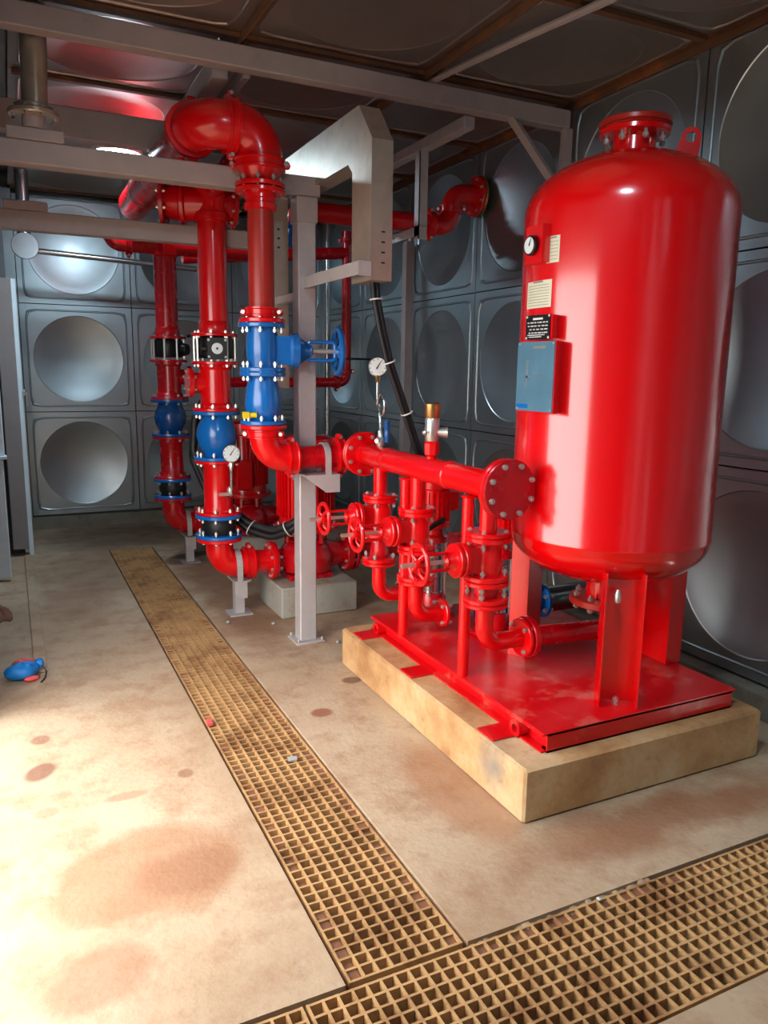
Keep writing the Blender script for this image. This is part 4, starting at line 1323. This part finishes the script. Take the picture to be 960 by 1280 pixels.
# vertical multistage pumps
def multistage(x, y, label):
    t = Thing('multistage_pump', label, 'pump', (x, y, SZ1), 'vertical multistage pumps')
    m = t.part('base', 'red_deep'); m.cbox(x - .09, x + .09, y - .09, y + .09, SZ1 + .001, SZ1 + .02, .004); m.lathe((x, y, SZ1 + .02), (0, 0, 1), [(.07, 0), (.07, .09), (.062, .11)], 20)
    m = t.part('stage_column', 'stainless'); m.cyl((x, y, SZ1 + .12), (x, y, .70), .052, 24)
    for z in (.42, .50, .58, .66): m.lathe((x, y, z), (0, 0, 1), [(.052, -.006), (.054, 0), (.052, .006)], 24)
    s_ = t.part('tie_rods', 'bolt_zinc', kind='stuff')
    for k in range(4):
        a = math.pi / 4 + k * math.pi / 2
        s_.cyl((x + .066 * math.cos(a), y + .066 * math.sin(a), .40), (x + .066 * math.cos(a), y + .066 * math.sin(a), .72), .007, 8)
    m = t.part('head', 'red_deep'); m.lathe((x, y, .69), (0, 0, 1), [(.078, 0), (.078, .03), (.055, .04), (.055, .07), (.085, .08)], 22)
    m = t.part('motor', 'red_paint'); m.lathe((x, y, .77), (0, 0, 1), [(.082, 0), (.082, .02), (.072, .03), (.072, .19), (.08, .20), (.08, .235), (.06, .25), (.0001, .255)], 26)
    fn = m.sub('fins', 'red_paint')
    for k in range(20):
        a = 2 * math.pi * k / 20
        ca, sa = math.cos(a), math.sin(a)
        fn.prism([(x + ca * .07 - sa * .002, y + sa * .07 + ca * .002, .80), (x + ca * .07 + sa * .002, y + sa * .07 - ca * .002, .80), (x + ca * .081 + sa * .002, y + sa * .081 - ca * .002, .80), (x + ca * .081 - sa * .002, y + sa * .081 + ca * .002, .80)], (0, 0, .155))
    m = t.part('terminal_box', 'red_paint'); m.cbox(x + .05, x + .12, y - .05, y + .05, .85, .95, .006)
    return t.done()
mp = multistage(1.945, 3.40, 'vertical multistage pump with steel column behind the middle valve group')
copy_tree(mp, (2.06, 2.98, SZ1), 'vertical multistage pump between the near valve group and the tank')
hose('pump_cable', 'short black cable stub at the multistage pump', [([(1.80, 3.28, .755), (1.88, 3.30, .79), (1.95, 3.31, .82)], .013)], [])

# blue suction valve with steel pipe behind the tank leg
t = Thing('suction_valve', 'blue suction valve with steel pipe behind the tank legs', 'valve', (2.27, 2.95, .35))
m = t.part('body', 'blue_deep'); m.lathe((2.22, 2.95, .45), (1, 0, 0), [(.05, -.06), (.06, -.03), (.07, 0), (.06, .03), (.05, .08)], 20); m.lathe((2.22, 2.95, .45), (0, 0, 1), [(.045, 0), (.05, .05), (.05, .10), (.065, .11), (.065, .125), (.03, .15)], 18)
f = t.part('flange', 'blue_paint'); flange(f, (2.305, 2.95, .45), (1, 0, 0), .085, .02, 6, blen=.035, bb=.011)
f = t.part('flange', 'blue_paint'); flange(f, (2.16, 2.95, .45), (1, 0, 0), .085, .02, 6, blen=.035)
m = t.part('stem', 'blue_deep'); m.cyl((2.22, 2.95, .58), (2.22, 2.95, .78), .012, 10); m.torus((2.22, 2.95, .74), (0, 0, 1), .06, .008, 24, 8)
m = t.part('steel_pipe', 'dark_stainless'); m.cyl((2.32, 2.95, .45), (2.60, 2.95, .45), .065, 24)
t.done()
t = Thing('suction_valve', 'blue valve standing between the multistage pumps', 'valve', (2.10, 3.2, .35))
m = t.part('body', 'blue_deep'); m.lathe((2.12, 3.16, .32), (0, 0, 1), [(.06, 0), (.06, .10), (.045, .14), (.045, .22), (.07, .24), (.07, .26), (.03, .32), (.012, .33), (.012, .5)], 18)
f = t.part('handwheel', 'blue_deep'); f.torus((2.12, 3.16, .80), (0, 0, 1), .055, .008, 24, 8); f.cyl((2.065, 3.16, .80), (2.175, 3.16, .80), .006, 8)
t.done()

# gauge and safety valve on the manifold
t = Thing('pressure_gauge', 'round gauge on a coiled siphon above the manifold far end', 'gauge', (MX, 3.555, 1.16))
gauge(t, (1.70, 3.595, 1.578), (-.42, -.9, .05), .050, None)
m = t.part('siphon', 'stainless')
pts_ = [(MX, 3.595, 1.525), (MX, 3.595, 1.44)]
for k in range(0, 25):
    a = math.pi / 2 - 0 + 2 * math.pi * k / 24 * 1.0
    pts_.append((MX + .012 * k / 24, 3.560 + .036 * math.sin(a), 1.385 - .0 + .045 * math.cos(a)) if False else (MX + .014 * k / 24, 3.595 - .036 + .036 * math.cos(2 * math.pi * k / 24), 1.385 + .05 * math.sin(2 * math.pi * k / 24)))
pts_ += [(MX + .01, 3.580, 1.30), (MX, 3.555, 1.24)]
m.tube(pts_, .0075, 8); m.sharp = 80
m = t.part('connector', 'brass'); m.lathe((MX, 3.595, 1.50), (0, 0, 1), [(.012, 0), (.014, .005), (.014, .03), (.010, .035)], 8)
m = t.part('valve', 'bolt_zinc'); m.lathe((MX, 3.555, 1.155), (0, 0, 1), [(.015, 0), (.015, .02), (.022, .03), (.022, .06), (.014, .07), (.012, .10)], 10); m.cyl((MX - .03, 3.535, 1.205), (MX, 3.555, 1.205), .012, 8)
m = t.part('lever', 'blue_deep'); m.box(MX + .012, MX + .022, 3.495, 3.535, 1.20, 1.31)
t.done()
t = Thing('safety_valve', 'silver safety valve with a brass cap on the manifold', 'valve', (MX, 3.015, 1.16))
m = t.part('inlet', 'red_paint'); m.lathe((MX, 3.015, 1.15), (0, 0, 1), [(.022, 0), (.022, .03), (.034, .04), (.036, .09), (.028, .10)], 8)
m = t.part('body', 'bolt_zinc'); m.lathe((MX, 3.015, 1.25), (0, 0, 1), [(.028, 0), (.032, .01), (.032, .10), (.026, .11)], 20); m.lathe((MX, 3.015, 1.29), (.85, -.5, 0), [(.018, .02), (.022, .05), (.026, .07), (.016, .071)], 16)
m = t.part('cap', 'brass'); m.lathe((MX, 3.015, 1.355), (0, 0, 1), [(.034, 0), (.036, .004), (.036, .06), (.030, .066)], 20)
m = t.part('test_wire', 'bolt_zinc'); m.tube([(MX - .036, 2.995, 1.36), (MX - .048, 2.995, 1.30), (MX - .038, 2.995, 1.25)], .003, 6); m.lathe((MX - .04, 2.995, 1.29), (-1, 0, 0), [(.008, 0), (.012, .01), (.006, .02)], 8)
t.done()

# ------------------------------------------------------------------ small things on the floor
t = Thing('blue_glove', 'blue rag-like glove with red trim lying by the threshold', 'glove', (-.03, 4.05, 0))
def blob(m, c, rx, ry, rz, rot, n=18, k=9, wob=.12, seed=1):
    rnd = random.Random(seed)
    vv, fs = [], []
    ph = [rnd.uniform(0, 6.28) for _ in range(4)]
    for i in range(k + 1):
        th = math.pi * i / k
        for j in range(n):
            a = 2 * math.pi * j / n
            w = 1 + wob * math.sin(3 * a + ph[0]) * math.sin(th) + wob * .6 * math.sin(5 * a + 2 * th + ph[1])
            x, y, z = rx * w * math.sin(th) * math.cos(a), ry * w * math.sin(th) * math.sin(a), rz * math.cos(th) * (1 + wob * math.sin(4 * a + ph[2]))
            x, y = x * math.cos(rot) - y * math.sin(rot), x * math.sin(rot) + y * math.cos(rot)
            vv.append((c[0] + x, c[1] + y, max(.001, c[2] + z)))
    for i in range(k):
        for j in range(n):
            j2 = (j + 1) % n
            fs.append((i * n + j, (i + 1) * n + j, (i + 1) * n + j2, i * n + j2))
    m.add(vv, fs); m.sharp = 80
m = t.part('palm', 'glove_blue'); blob(m, (-.035, 4.07, .045), .085, .055, .042, .25, seed=2)
m = t.part('cuff', 'glove_blue'); blob(m, (.045, 4.11, .06), .022, .028, .024, 0, seed=5); m.cyl((.01, 4.09, .055), (.045, 4.11, .062), .012, 10)
m = t.part('red_trim', 'glove_red'); blob(m, (-.03, 4.13, .045), .075, .03, .038, .3, seed=7); blob(m, (0, 4.02, .018), .035, .02, .012, 0, seed=8)
m = t.part('wire', 'rubber'); m.tube([(.05, 4.10, .06), (.075, 4.08, .02), (.065, 4.03, .006), (.045, 3.98, .006)], .004, 6)
t.done()
m = MB(); blob(m, (-.14, 5.25, .002), .055, .20, .028, .1, wob=.2, seed=11)
single('mud_heap', 'low brown mud heap beside the left door sheet', 'mud heap', 'mud', m, (-.12, 5.25, 0))
m = MB(); blob(m, (1.50, 1.563, -.004), .010, .008, .008, 0, 8, 5, seed=3)
single('white_pebble', 'tiny white pebble on the edge of the cross trench', 'pebble', 'white_plastic', m, (1.5, 1.56, 0))
m = MB(); m.prism([(.690, 3.17, .001), (.712, 3.17, .001), (.716, 3.215, .001), (.695, 3.225, .001)], (0, 0, .012))
single('wrapper_scrap', 'small red and orange wrapper scrap at the trench edge', 'scrap', 'glove_red', m, (.70, 3.19, 0))
m = MB(); m.prism([(.915, 2.73, .0005), (.95, 2.725, .0005), (.958, 2.755, .0005), (.92, 2.765, .0005)], (0, 0, .004))
single('mortar_scrap', 'grey mortar flake lying on the long trench grating', 'scrap', 'debris_grey', m, (.93, 2.74, 0))
for k, (x, y, w) in enumerate([(1.38, 4.38, 'pebble beside the pump plinth front edge'), (1.62, 3.92, 'pebble on the floor right of the post foot'), (1.13, 4.52, 'pebble left of the middle pipe stand')]):
    m = MB(); blob(m, (x, y, .008), .016, .012, .009, k, 8, 5, seed=20 + k)
    single('floor_pebble', 'small grey ' + w, 'pebble', 'debris_grey', m, (x, y, 0), 'pebbles on the floor')
